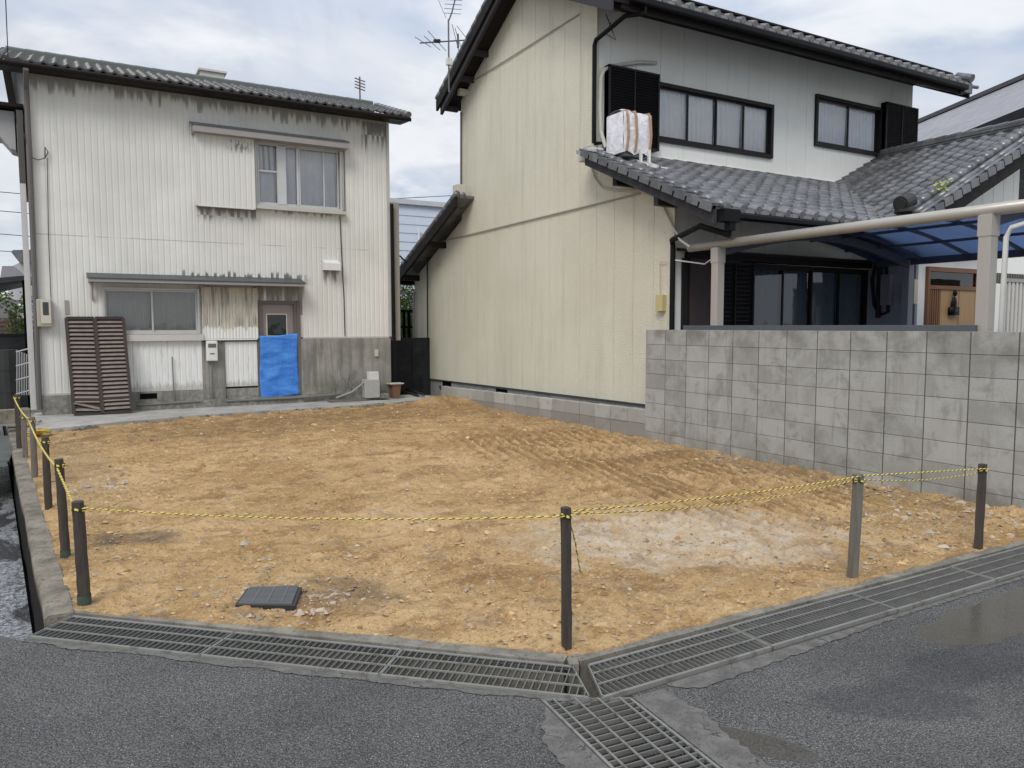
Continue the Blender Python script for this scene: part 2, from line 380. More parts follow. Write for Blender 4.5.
def f_cream(g):
    P = g.pos(); S = g.sep(P); a = g.noise(P, .5, 5, .6); e = g.noise(g.scl(P, (1, 1, 1.8)), 26., 4, .7, .6); st = g.noise(g.scl(P, (6, 6, .5)), 1., 4)
    w = g.white(g.comb(g.m('FLOOR', g.m('DIVIDE', S[1], .455)), 3., 0.))
    col = g.mix(g.ss(a, .3, .7), (.64, .615, .50), (.72, .695, .575))
    col = g.mix(g.mul(w, .18), col, (.53, .505, .40))
    col = g.mix(g.mul(g.ss(st, .48, .72), .3), col, (.47, .455, .37)); col = g.mix(g.mul(g.ss(g.noise(P, .35, 3), .5, .62), .25), col, (.62, .54, .42))
    col = g.mix(g.mul(g.ss(e, .35, .6, 1., 0.), .15), col, (.40, .375, .28))
    return {'Base Color': col, 'Roughness': .75, 'Specular IOR Level': .3, 'Normal': g.bump(e, 1., .018)}
M_cream = mat('cream_panel', f_cream)
def f_cream2(g):
    P = g.pos(); a = g.noise(P, .5, 5, .6); e = g.noise(P, 40., 3, .7)
    st = g.noise(g.scl(P, (7, 7, .6)), 1., 4)
    col = g.mix(g.ss(a, .3, .7), (.72, .735, .69), (.80, .81, .77))
    col = g.mix(g.mul(g.ss(st, .55, .75), .15), col, (.42, .42, .38))
    return {'Base Color': col, 'Roughness': .7, 'Specular IOR Level': .3, 'Normal': g.bump(e, .3, .006)}
M_white = mat('offwhite_panel', f_cream2)

def f_tile(g):
    P = g.pos(); w = g.white(g.comb(g.m('FLOOR', g.mul(g.sep(P)[0], 3.77)), g.m('FLOOR', g.mul(g.sep(P)[1], 4.6)), 0.)); n = g.noise(P, 7, 5, .65)
    col = g.mix(w, (.065, .067, .072), (.13, .133, .14)); col = g.mix(g.mul(g.ss(n, .52, .72), .5), col, (.26, .26, .26))
    col = g.mix(g.mul(g.ss(g.noise(P, 3.1, 5), .55, .72), .45), col, (.07, .07, .065))
    return {'Base Color': col, 'Roughness': g.ss(n, .3, .7, .24, .42), 'Specular IOR Level': .8, 'Normal': g.bump(g.noise(P, 40, 3), .2, .004)}
M_tile = mat('smoked_clay_tile', f_tile)
M_eave = simple('pale_eave_tile', (.20, .20, .205), .4, 0, .5, 12)
M_brown = simple('dark_brown_wood', (.016, .013, .012), .6, spec=.15)
M_barge = simple('weathered_bargeboard', (.045, .045, .050), .7, 0, .4, 9., spec=.2)
M_black = simple('black_pipe', (.006, .006, .007), .4, spec=.15)
M_alu = simple('grey_aluminium', (.34, .34, .345), .4, .3)
M_sash = simple('silver_sash', (.50, .50, .49), .4, .25)
M_bronze = simple('bronze_sash', (.014, .012, .012), .45, 0, spec=.2)
M_shutter = simple('black_louvre', (.007, .007, .009), .5, spec=.2)
M_grate = mat('galvanised_steel', lambda g: (lambda P: {'Base Color': g.mix(g.mul(g.ss(g.noise(P, 8., 5, .7), .5, .66), .6), g.mix(g.noise(P, 2., 3), (.17, .172, .155), (.29, .29, .265)), (.085, .072, .055)), 'Roughness': .65, 'Metallic': .2, 'Normal': g.bump(g.noise(P, 120., 3), .4, .002)})(g.pos()))
M_bar = simple('dull_grating_bar', (.17, .17, .158), .65, .2, .35, 9.)
M_grate_d = simple('old_galvanised_steel', (.17, .18, .165), .6, .3, .45, 5.)
M_taupe = simple('taupe_canopy_metal', (.30, .28, .27), .45, .1)
M_canopytop = simple('dark_canopy_sheet', (.075, .08, .082), .5, .2)
M_soffit = simple('soffit_board', (.30, .29, .27), .8)
M_pipe_g = simple('grey_plastic_pipe', (.30, .285, .27), .5)
M_pipe_d = simple('brown_downpipe', (.12, .108, .105), .45)
M_cable = simple('dark_cable', (.025, .025, .025), .6)
M_beige = simple('beige_enamel', (.52, .50, .42), .5)
M_whiteplastic = simple('white_plastic', (.68, .68, .65), .45)
M_carport = simple('bronze_beige_aluminium', (.42, .39, .345), .38, .3, .06)
M_purlin = simple('dark_carport_rib', (.05, .06, .09), .45)
M_rust = simple('louvre_door_paint', (.21, .175, .155), .7, 0, .45, 11.)
M_rustd = simple('louvre_door_frame', (.045, .034, .032), .7, 0, .3)
M_door = simple('taupe_door', (.255, .22, .21), .55)
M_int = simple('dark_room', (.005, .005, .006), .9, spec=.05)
M_curt = simple('net_curtain', (.80, .81, .82), .9)
M_curtg = simple('grey_curtain', (.40, .40, .38), .9)
M_yel = simple('yellow_rope', (.74, .60, .13), .7)
M_rblack = simple('black_rope', (.03, .03, .03), .7)
M_stone = mat('stone', lambda g: (lambda P, w: {'Base Color': g.mix(g.white(g.scl(g.voro(P, 9., out='Position'), (13., 17., 5.))), (.21, .15, .095), (.46, .39, .305)), 'Roughness': .9, 'Normal': g.bump(g.noise(P, 80., 3), .5, .004)})(g.pos(), 0))
M_wood_d = mat('fence_stake', lambda g: (lambda P, n: {'Base Color': g.mix(n, (.014, .011, .009), (.085, .068, .055)), 'Roughness': .7, 'Normal': g.bump(n, .8, .01)})(None, g.noise(g.scl(g.pos(), (40, 40, 3)), 1., 5, .65)))
M_wood_g = mat('grey_stake', lambda g: (lambda n: {'Base Color': g.mix(n, (.07, .062, .052), (.22, .20, .17)), 'Roughness': .8, 'Normal': g.bump(n, .8, .01)})(g.noise(g.scl(g.pos(), (40, 40, 3)), 1., 5, .65)))
M_wood = mat('light_wood', lambda g: (lambda n: {'Base Color': g.mix(n, (.27, .165, .08), (.38, .25, .13)), 'Roughness': .5})(g.noise(g.scl(g.pos(), (18, 18, 1.2)), 1., 4)))
M_woodr = simple('reddish_wood', (.16, .075, .035), .5)
M_moss = simple('green_paint', (.045, .07, .055), .7, 0, .6, 30)
M_leaf = mat('leaves', lambda g: (lambda w: {'Base Color': g.mix(w, (.06, .11, .025), (.20, .28, .06)), 'Roughness': .6})(g.white(g.scl(g.m('FLOOR', g.mul(g.noise(g.pos(), 14.), 40.)), (1., 1., 1.)) if 0 else g.comb(g.m('FLOOR', g.mul(g.noise(g.pos(), 12.), 60.)), 0., 0.))))
def f_tarp(g):
    P = g.pos(); n = g.noise(g.scl(P, (1.6, 1, 4.5)), 1.3, 3, .5, 1.); n2 = g.noise(g.scl(P, (9, 1, 3)), 1., 4, .6, .8)
    h = g.add(n, g.mul(n2, .6))
    w = g.mul(g.m('SINE', g.mul(g.sep(P)[0], 900)), .0)
    return {'Base Color': g.mix(g.ss(n, .35, .7), (.035, .18, .60), (.07, .27, .74)), 'Roughness': .38, 'Normal': g.bump(g.add(h, w), .6, .05)}
M_tarp = mat('blue_tarpaulin', f_tarp)
def f_wrap(g):
    P = g.pos(); n = g.noise(P, 9., 4, .6, 1.)
    return {'Base Color': g.mix(g.ss(n, .3, .7), (.66, .66, .70), (.84, .84, .86)), 'Roughness': .45, 'Normal': g.bump(n, .6, .03)}
M_wrap = mat('white_wrap', f_wrap)
M_strap = simple('brown_strap', (.36, .22, .15), .8, 0, .4, 20)
def glassmat(name, tint, refl, rough=.02):
    mt = bpy.data.materials.new(name); mt.use_nodes = True; g = G(mt.node_tree); g.n.remove(g.n['Principled BSDF'])
    t = g.n.new('ShaderNodeBsdfTransparent'); t.inputs[0].default_value = tuple(tint)+(1,)
    gl = g.n.new('ShaderNodeBsdfGlossy'); gl.inputs['Roughness'].default_value = rough
    g.put(gl.inputs['Normal'], g.bump(g.noise(g.pos(), 2.5, 2), .12, .02))
    fr = g.n.new('ShaderNodeFresnel'); fr.inputs[0].default_value = 1.5
    mx = g.n.new('ShaderNodeMixShader'); g.put(mx.inputs[0], g.m('MINIMUM', g.add(g.mul(fr.outputs[0], refl), .02), 1.))
    g.l.new(t.outputs[0], mx.inputs[1]); g.l.new(gl.outputs[0], mx.inputs[2]); g.l.new(mx.outputs[0], g.n['Material Output'].inputs[0])
    return mt
M_glass = glassmat('window_glass', (.94, .95, .96), 1.6)
M_glassd = glassmat('dark_glass', (.30, .34, .38), 1.2)
def poly_blue():
    mt = bpy.data.materials.new('blue_polycarbonate'); mt.use_nodes = True; g = G(mt.node_tree); g.n.remove(g.n['Principled BSDF'])
    t = g.n.new('ShaderNodeBsdfTranslucent'); t.inputs[0].default_value = (.36, .43, .58, 1)
    tr = g.n.new('ShaderNodeBsdfTransparent'); tr.inputs[0].default_value = (.27, .36, .52, 1)
    gl = g.n.new('ShaderNodeBsdfGlossy'); gl.inputs['Roughness'].default_value = .15; gl.inputs[0].default_value = (.5, .55, .65, 1)
    a = g.n.new('ShaderNodeMixShader'); a.inputs[0].default_value = .65; b = g.n.new('ShaderNodeMixShader'); b.inputs[0].default_value = .06
    g.l.new(t.outputs[0], a.inputs[1]); g.l.new(tr.outputs[0], a.inputs[2]); g.l.new(a.outputs[0], b.inputs[1]); g.l.new(gl.outputs[0], b.inputs[2])
    g.l.new(b.outputs[0], g.n['Material Output'].inputs[0]); return mt
M_poly = poly_blue()

# ================================================================ GROUND
def CI(y): return -.19-.08*(y-4.77)                       # canal's right wall, inner edge
A0, B0, C0 = (-.06, 4.84), (1.98, 2.93), (14., 2.87)       # lot side of the drains
A1, B1 = (-.26, 4.55), (1.86, 2.57)                       # road side of the drain on the left
S3 = .09
L3 = lambda y: 1.675+(y-2.71)*S3; R3 = lambda y: 2.035+(y-2.56)*S3
def ring(name, mt):
    mb = MB(); R = (-9., 17., -8., 45.); B = 900
    z = -.02
    mb.poly([(-B,-B,z),(B,-B,z),(B,R[2],z),(-B,R[2],z)]); mb.poly([(-B,R[3],z),(B,R[3],z),(B,B,z),(-B,B,z)])
    mb.poly([(-B,R[2],z),(R[0],R[2],z),(R[0],R[3],z),(-B,R[3],z)]); mb.poly([(R[1],R[2],z),(B,R[2],z),(B,R[3],z),(R[1],R[3],z)])
    return struct(mb.build(name, mt))
ring('ground', M_conc)
bed = MB(); bed.poly([(-9,-8,-.62),(17,-8,-.62),(17,45,-.62),(-9,45,-.62)]); struct(bed.build('drain_floor', M_dark))
rd = MB()
rd.prism([(A1[0]-.02, A1[1]-.02), (-.42, 4.72), (-1.5, 5.5), (-9, 5.9), (-9, -8), (L3(-8), -8), (L3(2.71), 2.69), (1.78, 2.60)], -.6, 0)
rd.prism([(R3(-8), -8), (17, -8), (17, 2.53), (2.05, 2.53), (R3(2.5), 2.5)], -.6, 0)
struct(rd.build('road', M_asph))
# bank on the far side of the canal, ground behind, neighbour's yard
gr = MB()
gr.prism([(-9, 5.9), (-1.5, 5.5), (CI(5.5)-.95, 5.52), (CI(45)-.95, 45), (-9, 45)], -.6, 0)
gr.prism([(6.97, 2.9), (17, 2.9), (17, 45), (6.97, 45)], -.6, 0.0)
gr.prism([(CI(15.3)+.15, 15.3), (6.97, 15.3), (6.97, 45), (CI(45)+.15, 45)], -.6, 0)
struct(gr.build('pavement', M_conc))
# kerb wall between canal and lot
kb = MB()
ys = np.linspace(4.80, 16, 40); P = []
for i, y in enumerate(ys):
    j = .012*(random.random()-.5); zt = .02+.012*random.random()
    P.append([(CI(y)+j, y, -.6), (CI(y)+j, y, zt-.02), (CI(y)+.015+j, y, zt), (CI(y)+.14+j, y, zt), (CI(y)+.16, y, zt-.03), (CI(y)+.16, y, -.3)])
kb.grid(np.array(P)); kb.poly([P[0][i] for i in range(6)][::-1])
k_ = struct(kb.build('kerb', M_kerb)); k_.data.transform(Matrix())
# canal bed with shallow water
cb = MB(); cb.poly([(CI(5)-.97, 4.4, -.5), (CI(5)+.02, 4.4, -.5), (CI(45)+.02, 45, -.5), (CI(45)-.97, 45, -.5)])
def f_water(g):
    P = g.pos(); n = g.noise(g.scl(P, (2.2, .8, 1)), 1.4, 5, .6, .6); f = g.noise(P, 45, 4, .75); mk = g.ss(n, .44, .56)
    return {'Base Color': g.mix(mk, (.022, .021, .019), g.mix(g.ss(f, .4, .62), (.06, .06, .06), (.50, .51, .53))), 'Roughness': g.ss(mk, 0., 1., .25, .3), 'Specular IOR Level': .6,  # pale patches: bright sheen of the water painted into the base colour
            'Normal': g.bump(g.add(f, g.noise(P, 12, 3)), .5, .02)}
struct(cb.build('water', mat('canal_water', f_water)))

# the bare lot: displaced soil sheet
NU, NV = 420, 520
u = np.linspace(0, 1, NU)[:, None]; v = (np.linspace(0, 1, NV)**1.55)[None, :]
xb = -.05+u*6.9+0*v
yf = np.where(xb < 1.98, 4.84+(xb+.06)*(2.93-4.84)/2.04, 2.93)
yf = yf+.0+.045*vnoise(xb, xb*0, 9., 5)
Y = yf+(15.1-yf)*v; xl = CI(Y)+.13
X = xl+(6.90-xl)*u
X = np.where((u > 0), X, X)
Z = .05*(fbm(X, Y, .8, 3, 1)-.5)+.06*(fbm(X, Y, 3.5, 6, 9, .68)-.5)+.030*(fbm(X, Y, 15., 3, 21, .75)-.5)+.02*(sst(fbm(X, Y, 7., 4, 41, .6), .55, .62))*(.4+.6*vnoise(X, Y, 40., 6))
tr = sst(X, 3.9, 4.8)*(1-sst(X, 6.65, 6.85))*sst(Y, 3.6, 4.5)*(1-sst(Y, 9, 11))*sst(fbm(X, Y, 1.2, 2, 77), .15, .4)
w1 = np.sin((X*.97-.22*Y+.09*vnoise(X, Y, 2, 4))*2*pi/.145); Z += tr*.034*(w1*(.35+.9*vnoise(X, Y, 2.3, 14)))
tr2 = np.exp(-((X-2.35)/.3)**2)*sst(Y, 4.2, 4.8)*(1-sst(Y, 6.6, 7.4)); Z += tr2*.010*np.sin(Y*2*pi/.07)
tr3 = np.exp(-((X-3.4-.4*(Y-4))/.25)**2)*sst(Y, 3.8, 4.4)*(1-sst(Y, 6, 7)); Z += tr3*.010*np.sin((Y-X*.6)*2*pi/.08)
Z += .22*np.exp(-(((X-6.3)/.5)**2+((Y-13.85)/.38)**2))*(.25+.9*fbm(X, Y, 3.3, 5, 3, .65))
Z += .06*sst(Y, 12.2, 13.6)*(fbm(X, Y, 2.5, 3, 31))
Z += .05*np.exp(-((X-.0-.0*Y)/.35)**2)*0
edge = np.minimum(sst(Y-yf, 0, .25), 1); Z = Z*(.35+.65*edge)-.006*(1-edge)
Z += .035*sst(X, 6.55, 6.85)*fbm(X, Y, 5, 3, 55)
Z += .022
Z[:, 0] = -.05
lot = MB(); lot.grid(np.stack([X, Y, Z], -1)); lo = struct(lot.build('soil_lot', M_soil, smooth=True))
def zsoil(x, y):
    i = np.argmin((X-x)**2+(Y-y)**2); return float(Z.flat[i])
# loose stones: uncountable
st = MB()
def pebble(x, y, r):
    z = zsoil(x, y) if r > .022 else None
    if z is None:
        iu = int(np.clip((x+.05)/6.9, 0, .999)*NU); col = Y[iu]; jv = int(np.searchsorted(col, y)); jv = min(jv, NV-1); z = float(Z[iu, jv])
    c = Vector((x, y, z+r*.02)); a = random.random()*6.3; ps = []
    sx_, sy_, sz_ = r*random.uniform(.7, 1.2), r*random.uniform(.5, .9), r*random.uniform(.35, .7)
    for dx, dy, dz in ((1,0,0),(.4,.9,.1),(-.6,.7,0),(-1,-.1,.1),(-.4,-.9,0),(.6,-.7,.1),(.3,.2,1),(-.4,-.1,.8)):
        dx, dy = dx*sx_*random.uniform(.8,1.1), dy*sy_*random.uniform(.8,1.1)
        ps.append(c+Vector((dx*cos(a)-dy*sin(a), dx*sin(a)+dy*cos(a), dz*sz_-.15*sz_)))
    o = st.addv(ps)
    for f in ((0,1,6),(1,2,7),(1,7,6),(2,3,7),(3,4,7),(4,5,6),(4,6,7),(5,0,6)): st.face([o+i for i in f])
def okp(x, y): return x < 6.8 and x > CI(y)+.2 and y > (4.95-(x+.06)*.936 if x < 1.98 else 3.02)
cnt = 0
spots = [(1.2, 4.45, .45, 360, .012), (.9, 4.25, .3, 160, .016), (.35, 6.2, .4, 90, .012), (3.7, 4.0, .7, 260, .011), (6.2, 3.5, .5, 300, .02), (6.65, 4.6, .2, 160, .018), (6.6, 6.5, .18, 140, .012), (6.65, 9.5, .14, 120, .014),
         (.1, 8.5, .2, 120, .02), (5.3, 3.5, .6, 160, .014), (4.6, 4.4, .8, 140, .012), (.7, 5.4, .5, 60, .012), (2.8, 13.0, 2., 130, .02), (2.2, 3.4, .6, 60, .009), (0.0, 5.6, .1, 50, .014)]
for sx0, sy0, sr, n, r0 in spots:
    for _ in range(n):
        x = random.gauss(sx0, sr); y = random.gauss(sy0, sr*.8 if sy0 < 8 else sr*1.3)
        if okp(x, y): pebble(x, y, r0*random.lognormvariate(0, .45))
for _ in range(2600):
    x = random.uniform(-.3, 6.8); y = 3+12*random.random()**1.6
    if okp(x, y) and y < 13.6: pebble(x, y, .0075*random.lognormvariate(0, .5)*(1+y*.05))
for px, py, r in ((370,578,.035),(562,590,.02),(300,614,.03),(212,583,.03),(196,594,.03),(283,628,.035),(270,634,.03),(888,555,.05),(948,535,.045),(700,515,.03),(866,503,.045),(812,520,.04),(985,510,.06),(1005,518,.05),(960,500,.05),(460,455,.03),(478,468,.05),(448,470,.035),(890,505,.03),(310,637,.03),(330,632,.022),(155,598,.03),(980,520,.04),(330,428,.03),(295,432,.03)):
    q = at(px, py, z=0.02)
    if okp(q.x, q.y): pebble(q.x, q.y, r)
tag(struct(st.build('gravel', M_stone), 'stuff'), 'loose pebbles and rubble scattered over the brown soil', 'gravel')

M_clod = mat('soil_clod', lambda g: (lambda w: {'Base Color': g.mix(g.ss(w, .0, 1.), (.25, .155, .07), (.56, .40, .215)), 'Roughness': .95, 'Specular IOR Level': .15})(g.white(g.scl(g.voro(g.pos(), 16., out='Position'), (11., 7., 3.)))))
st = MB()
for _ in range(9000):
    x = random.uniform(-.3, 6.8); y = 3+11*random.random()**1.5
    if okp(x, y) and vnoise(np.array(x), np.array(y), 1.7, 91) > .38: pebble(x, y, .0075*random.lognormvariate(0, .6)*(1+y*.05))
o = struct(st.build('soil_clods', M_clod), 'stuff'); tag(o, 'small crumbly clods of yellow-brown soil lying all over the lot', 'soil')
# concrete lips along the drains and apron at the corner
lp = MB()
def strip(pts_in, pts_out, z):
    n = len(pts_in); o = lp.addv([(p[0], p[1], z) for p in pts_in]+[(p[0], p[1], z-.0) for p in pts_out])
    for i in range(n-1): lp.face((o+i, o+i+1, o+n+i+1, o+n+i))
def lerp2(a, b, t): return (a[0]+(b[0]-a[0])*t, a[1]+(b[1]-a[1])*t)
d1 = Vector((B1[0]-A1[0], B1[1]-A1[1])).normalized(); nn1 = Vector((-d1.y, d1.x))
if nn1.y < 0: nn1 = -nn1
N = 160
inn = [lerp2(A1, B1, i/N) for i in range(N+1)]
out = [(p[0]-nn1.x*(w_ := .025+.012*random.random()+.03*float(vnoise(np.array(i*.12), np.array(0.), 1., 3))), p[1]-nn1.y*w_) for i, p in enumerate(inn)]
strip(inn, out, .004)
lip = MB(); 
lip.prism([(A0[0]-.02, A0[1]-.0), (B0[0]-.02, B0[1]), (B0[0]+.04, B0[1]+.055), (A0[0]+.06, A0[1]+.06)], -.6, .012)
lip.prism([(B0[0]+.052, B0[1]-.03), (14, C0[1]), (14, C0[1]+.055), (B0[0]+.052, B0[1]+.045)], -.6, .010)
lip.prism([(1.955, 2.88), (1.998, 2.86), (2.035, 2.93), (1.985, 2.94)], -.6, .02)
struct(lip.build('drain_kerb', M_lip))
# apron left and right of the cross drain
yy = np.linspace(2.62, -3, 200)
strip([(L3(y)-.002, y) for y in yy], [(L3(y)-.15*min(1, max(.03, (2.62-y)/.3))*(.8+.5*float(vnoise(np.array(y), np.array(0.), 4., 13)))-.025*random.random(), y) for y in yy], .0045)
yy = np.linspace(2.50, -3, 200)
strip([(R3(y)+.002, y) for y in yy], [(R3(y)+.13+.03*random.random()+.05*float(vnoise(np.array(y), np.array(0.), 4., 23)), y) for y in yy], .0045)
xx = np.linspace(2.24, 6.5, 160)
strip([(x, 2.528) for x in xx], [(x, 2.528-min(max(.025, .11-.05*(x-2.2)), .02+(x-2.24)*.8)-.02*random.random()) for x in xx], .004)
struct(lp.build('apron', M_apron))
# concrete slab path in front of the white house
sl = MB(); fr = [(-.62, 12.95), (.2, 13.3), (1.54, 13.75), (3.0, 13.92), (4.4, 14.05), (5.5, 14.22), (6.6, 14.4)]
fe = []
for i in range(len(fr)-1):
    for t in np.linspace(0, 1, 14)[:-1]: q = lerp2(fr[i], fr[i+1], t); fe.append((q[0], q[1]+.05*(vnoise(np.array(q[0]), np.array(0.), 5., 8)-.5)))
fe.append(fr[-1]); sl.prism(fe+[(6.6, 15.6), (-.62, 15.6)], -.3, .10)
struct(sl.build('path', M_slab))
sb = MB()
for i in range(len(fe)-1):
    a, b = fe[i], fe[i+1]
    if random.random() < .65:
        r = random.uniform(.03, .08); sb.sphere(((a[0]+b[0])/2, a[1]-.03, .04), r, 7, (1.3, .7, .8), .25)
struct(sb.build('path_rubble', concrete('rubble_concrete', (.09, .085, .07), (.2, .185, .155))), 'stuff'); bpy.data.objects['path_rubble']['label'] = 'crumbled dark concrete rubble along the edge of the path'; bpy.data.objects['path_rubble']['category'] = 'rubble'

# ================================================================ DRAIN GRATES
def grate(label, o, d, n, s0, s1, w, tilt0=0., tilt1=0., pitch=.033, rods=(.33, .66), z=.012, mt=M_grate, group='steel drain grates', barw=.0045, edge=.016):
    """o origin on the near edge, d along, n across; ends may be cut at a slant (tilt*t)"""
    d = Vector(d+(0,)) if len(d) == 2 else d; n = Vector(n+(0,)); o = Vector(o+(0,))
    c = o+d*s0; root = thing('drain_grate', label, 'grate', (c.x, c.y, 0), group)
    P = lambda s, t: o+d*s+n*t
    e0 = lambda t: s0+.004+tilt0*t; e1 = lambda t: s1-.004+tilt1*t
    f = MB(); h = .017
    for t in (edge/2, w-edge/2):
        a, b = P(e0(t), t), P(e1(t), t); f.beam(a+Vector((0,0,z)), b+Vector((0,0,z)), edge, .006)
    for t, s_ in ((.002, 0), (w-.002, 0)):
        a, b = P(e0(t), t), P(e1(t), t); f.beam(a+Vector((0,0,z-h/2-.003)), b+Vector((0,0,z-h/2-.003)), .004, h)
    for e in (e0, e1):
        a, b = P(e(0), 0), P(e(w), w); f.beam(a+Vector((0,0,z-h/2+.003)), b+Vector((0,0,z-h/2+.003)), .006, h)
    f.build('frame', mt, root)
    br = MB(); s = s0+pitch*.6-max(0, -tilt0*w)
    while s < s1+max(0, tilt1*w):
        t0, t1 = edge, w-edge
        # clip by slanted ends
        for e, sg in ((e0, 1), (e1, -1)):
            tl = tilt0 if sg > 0 else tilt1
            if abs(tl) > 1e-4:
                tc_ = (s-(s0 if sg > 0 else s1))/tl
                if sg*tl > 0: t1 = min(t1, tc_)
                else: t0 = max(t0, tc_)
        if t1-t0 > .01: br.beam(P(s, t0)+Vector((0,0,z-h/2+.002)), P(s, t1)+Vector((0,0,z-h/2+.002)), barw, h)
        s += pitch
    br.build('bars', M_bar, root)
    rr = MB()
    for k in rods:
        t = w*k; rr.beam(P(e0(t), t)+Vector((0,0,z+.004)), P(e1(t), t)+Vector((0,0,z+.004)), .007, .007)
    rr.build('cross_rods', mt, root)
    return root
dd = (d1.x, d1.y); nn = (nn1.x, nn1.y); LL = (Vector(B1)-Vector(A1)).length
grate('steel grate at the left end of the row, next to the canal kerb', A1, dd, nn, 0, 1.0, .295, 0, 0, mt=M_grate)
grate('steel grate of the left row below the pit lid, between two other grates', A1, dd, nn, 1.0, 1.93, .295, 0, 0, mt=M_grate)
grate('steel grate with one slanted end, pointing at the corner where three drains meet', A1, dd, nn, 1.93, LL+.0, .295, 0, -.42, mt=M_grate, pitch=.034)
for i, (a, b) in enumerate(((1.90, 2.94), (2.94, 3.94), (3.94, 4.94), (4.94, 5.94), (5.94, 6.94))):
    grate(('steel grate with a slanted left end beside the black corner stake', 'steel grate in front of the grey stake, second from the corner', 'steel grate edged by the long puddle, third from the corner',
           'steel grate in front of the far right stake, cut by the photo edge', 'steel grate beyond the right stake, outermost of the row')[i],
          (0, 2.545), (1., 0.), (0., 1.), a, b, .30, .45 if i == 0 else 0, 0, pitch=.033 if i == 0 else .030, rods=(.36, .68), z=.014+.003*(i % 2), mt=M_grate)
d3 = Vector((S3, 1)).normalized()
for i, (a, b) in enumerate(((2.67, 1.68), (1.68, .68))):
    L_ = a-b
    grate(('steel grate with long slots crossing the road at the bottom of the photo', 'steel grate nearest the camera in the crossing drain')[i], (R3(a)-.365, a+.02), (-d3.x, -d3.y), (d3.y, -d3.x), 0, L_, .36, .42 if i == 0 else 0, .0,
          pitch=.042, rods=(.13, .37, .62, .86), z=.002, mt=M_grate, barw=.006, edge=.012)
# grate plate bridging the canal, far left
r_ = thing('canal_grate', 'green-grey grate plate bridging the canal by the far stakes', 'grate', (CI(11.9)-.4, 11.9, 0))
q = MB(); 
for k in range(22): q.beam((CI(12)-.92+.0*k, 10.85+k*.11, .01), (CI(12)+.05, 10.85+k*.11, .01), .03, .03)
q.build('bars', M_grate_d, r_)
q = MB(); q.box(CI(12)-.95, CI(12)+.03, 10.8, 13.3, -.05, -.01); q.build('plate', simple('grey_green_plate', (.15, .20, .185), .6, .1), r_)

# pit lid lying in the soil
z0 = .055
c1, c2, c3, c4 = (.73, 4.40), (1.02, 4.22), (1.13, 4.50), (.84, 4.64)
r_ = thing('pit_lid', 'black slatted rectangular pit lid sitting in the rubble of the lot', 'lid', (.93, 4.43, 0))
q = MB(); q.prism([c1, c2, c3, c4], -.05, z0-.008); q.build('frame', simple('black_plastic_rim', (.03, .031, .033), .45), r_, bevel=.004)
q = MB()
for i in range(14):
    t = (i+.5)/14; a = lerp2(c1, c4, t); b = lerp2(c2, c3, t); a, b = lerp2(a, b, .06), lerp2(a, b, .94); q.beam((a[0], a[1], z0-.004), (b[0], b[1], z0-.004), .011, .012)
for k in (.28, .52, .76):
    a = lerp2(lerp2(c1, c2, k), lerp2(c4, c3, k), .03); b = lerp2(lerp2(c1, c2, k), lerp2(c4, c3, k), .97); q.beam((a[0], a[1], z0), (b[0], b[1], z0), .009, .008)
q.build('slats', simple('grey_plastic', (.12, .125, .13), .5), r_)

# ================================================================ STAKES AND ROPE
def stake(label, x, y, ztop, dark=True, w=.045, lean=(0, 0), foot=False, rnd=False, group='wooden stakes holding the rope'):
    zb = -.15; root = thing('stake', label, 'stake', (x, y, 0), group)
    q = MB(); n = 14 if rnd else 4
    ring_ = lambda z, r, tw=0.: [(x+lean[0]*z+r*cos(2*pi*(j+.5)/n+tw), y+lean[1]*z+r*sin(2*pi*(j+.5)/n+tw), z) for j in range(n)]
    tw = random.uniform(-.25, .25); zs = np.linspace(zb, ztop, 14); rr = w/1.45
    prev = None
    for i, z in enumerate(zs):
        o = q.addv([(px_+random.uniform(-.0015, .0015), py_+random.uniform(-.0015, .0015), pz_) for px_, py_, pz_ in ring_(z, rr*random.uniform(.975, 1.025)*(1-.10*(i/13 if rnd else 0)), tw)])
        if prev is not None:
            for j in range(n): q.face([prev+j, prev+(j+1) % n, o+(j+1) % n, o+j])
        prev = o
    o = q.addv(ring_(ztop+.004, rr*.8, tw))
    for j in range(n): q.face([prev+j, prev+(j+1) % n, o+(j+1) % n, o+j])
    q.face([o+j for j in range(n)])
    q.build('post', M_wood_d if dark else M_wood_g, root)
    if foot:
        q = MB(); q.tube([(x, y, -.05), (x+lean[0]*.09, y, .07)], w*.74, 14, caps=False); q.build('painted_foot', M_moss, root)
    t = MB(); zz_ = ztop-.045
    for k in range(2):
        pts = [(x+lean[0]*zz_+(w*.73)*cos(a), y+(w*.73)*sin(a), zz_+k*.012+.006*sin(a*2+k)) for a in np.linspace(0, 2*pi, 25)]
        t.tube(pts, .0035, 5, alt=2)
    t.build('rope_loop', [M_yel, M_rblack], root)
    return Vector((x+lean[0]*zz_, y, zz_+.01))
T1 = stake('thick dark round stake nearest the left end of the front grates', 0, 4.93, .61, True, .050, (-.02, 0), True, True)
T2 = stake('dark round stake just behind the thick front one on the left side', -.10, 5.99, .70, True, .044, (-.02, 0), True, True)
T3 = stake('dark stake third from the front along the canal kerb', -.24, 7.66, .65, True, .045, (0, 0), False, True)
T4 = stake('greyish stake fourth from the front along the canal kerb', -.40, 9.34, .66, False, .045, (0, 0), False, True)
T5 = stake('grey-brown stake fifth from the front by the canal, lighter than its neighbours', -.55, 10.82, .55, False, .05)
T6 = stake('dark brown stake farthest back where the yellow rope ends', -.66, 11.75, .72, True, .05, (0, 0))
Tc = stake('slim black stake at the corner where the drains meet', 2.05, 3.04, .72, True, .038, (-.012, 0))
Tr = stake('grey square stake in front of the block wall, midway on the right', 4.21, 3.03, .67, False, .048, (.04, 0))
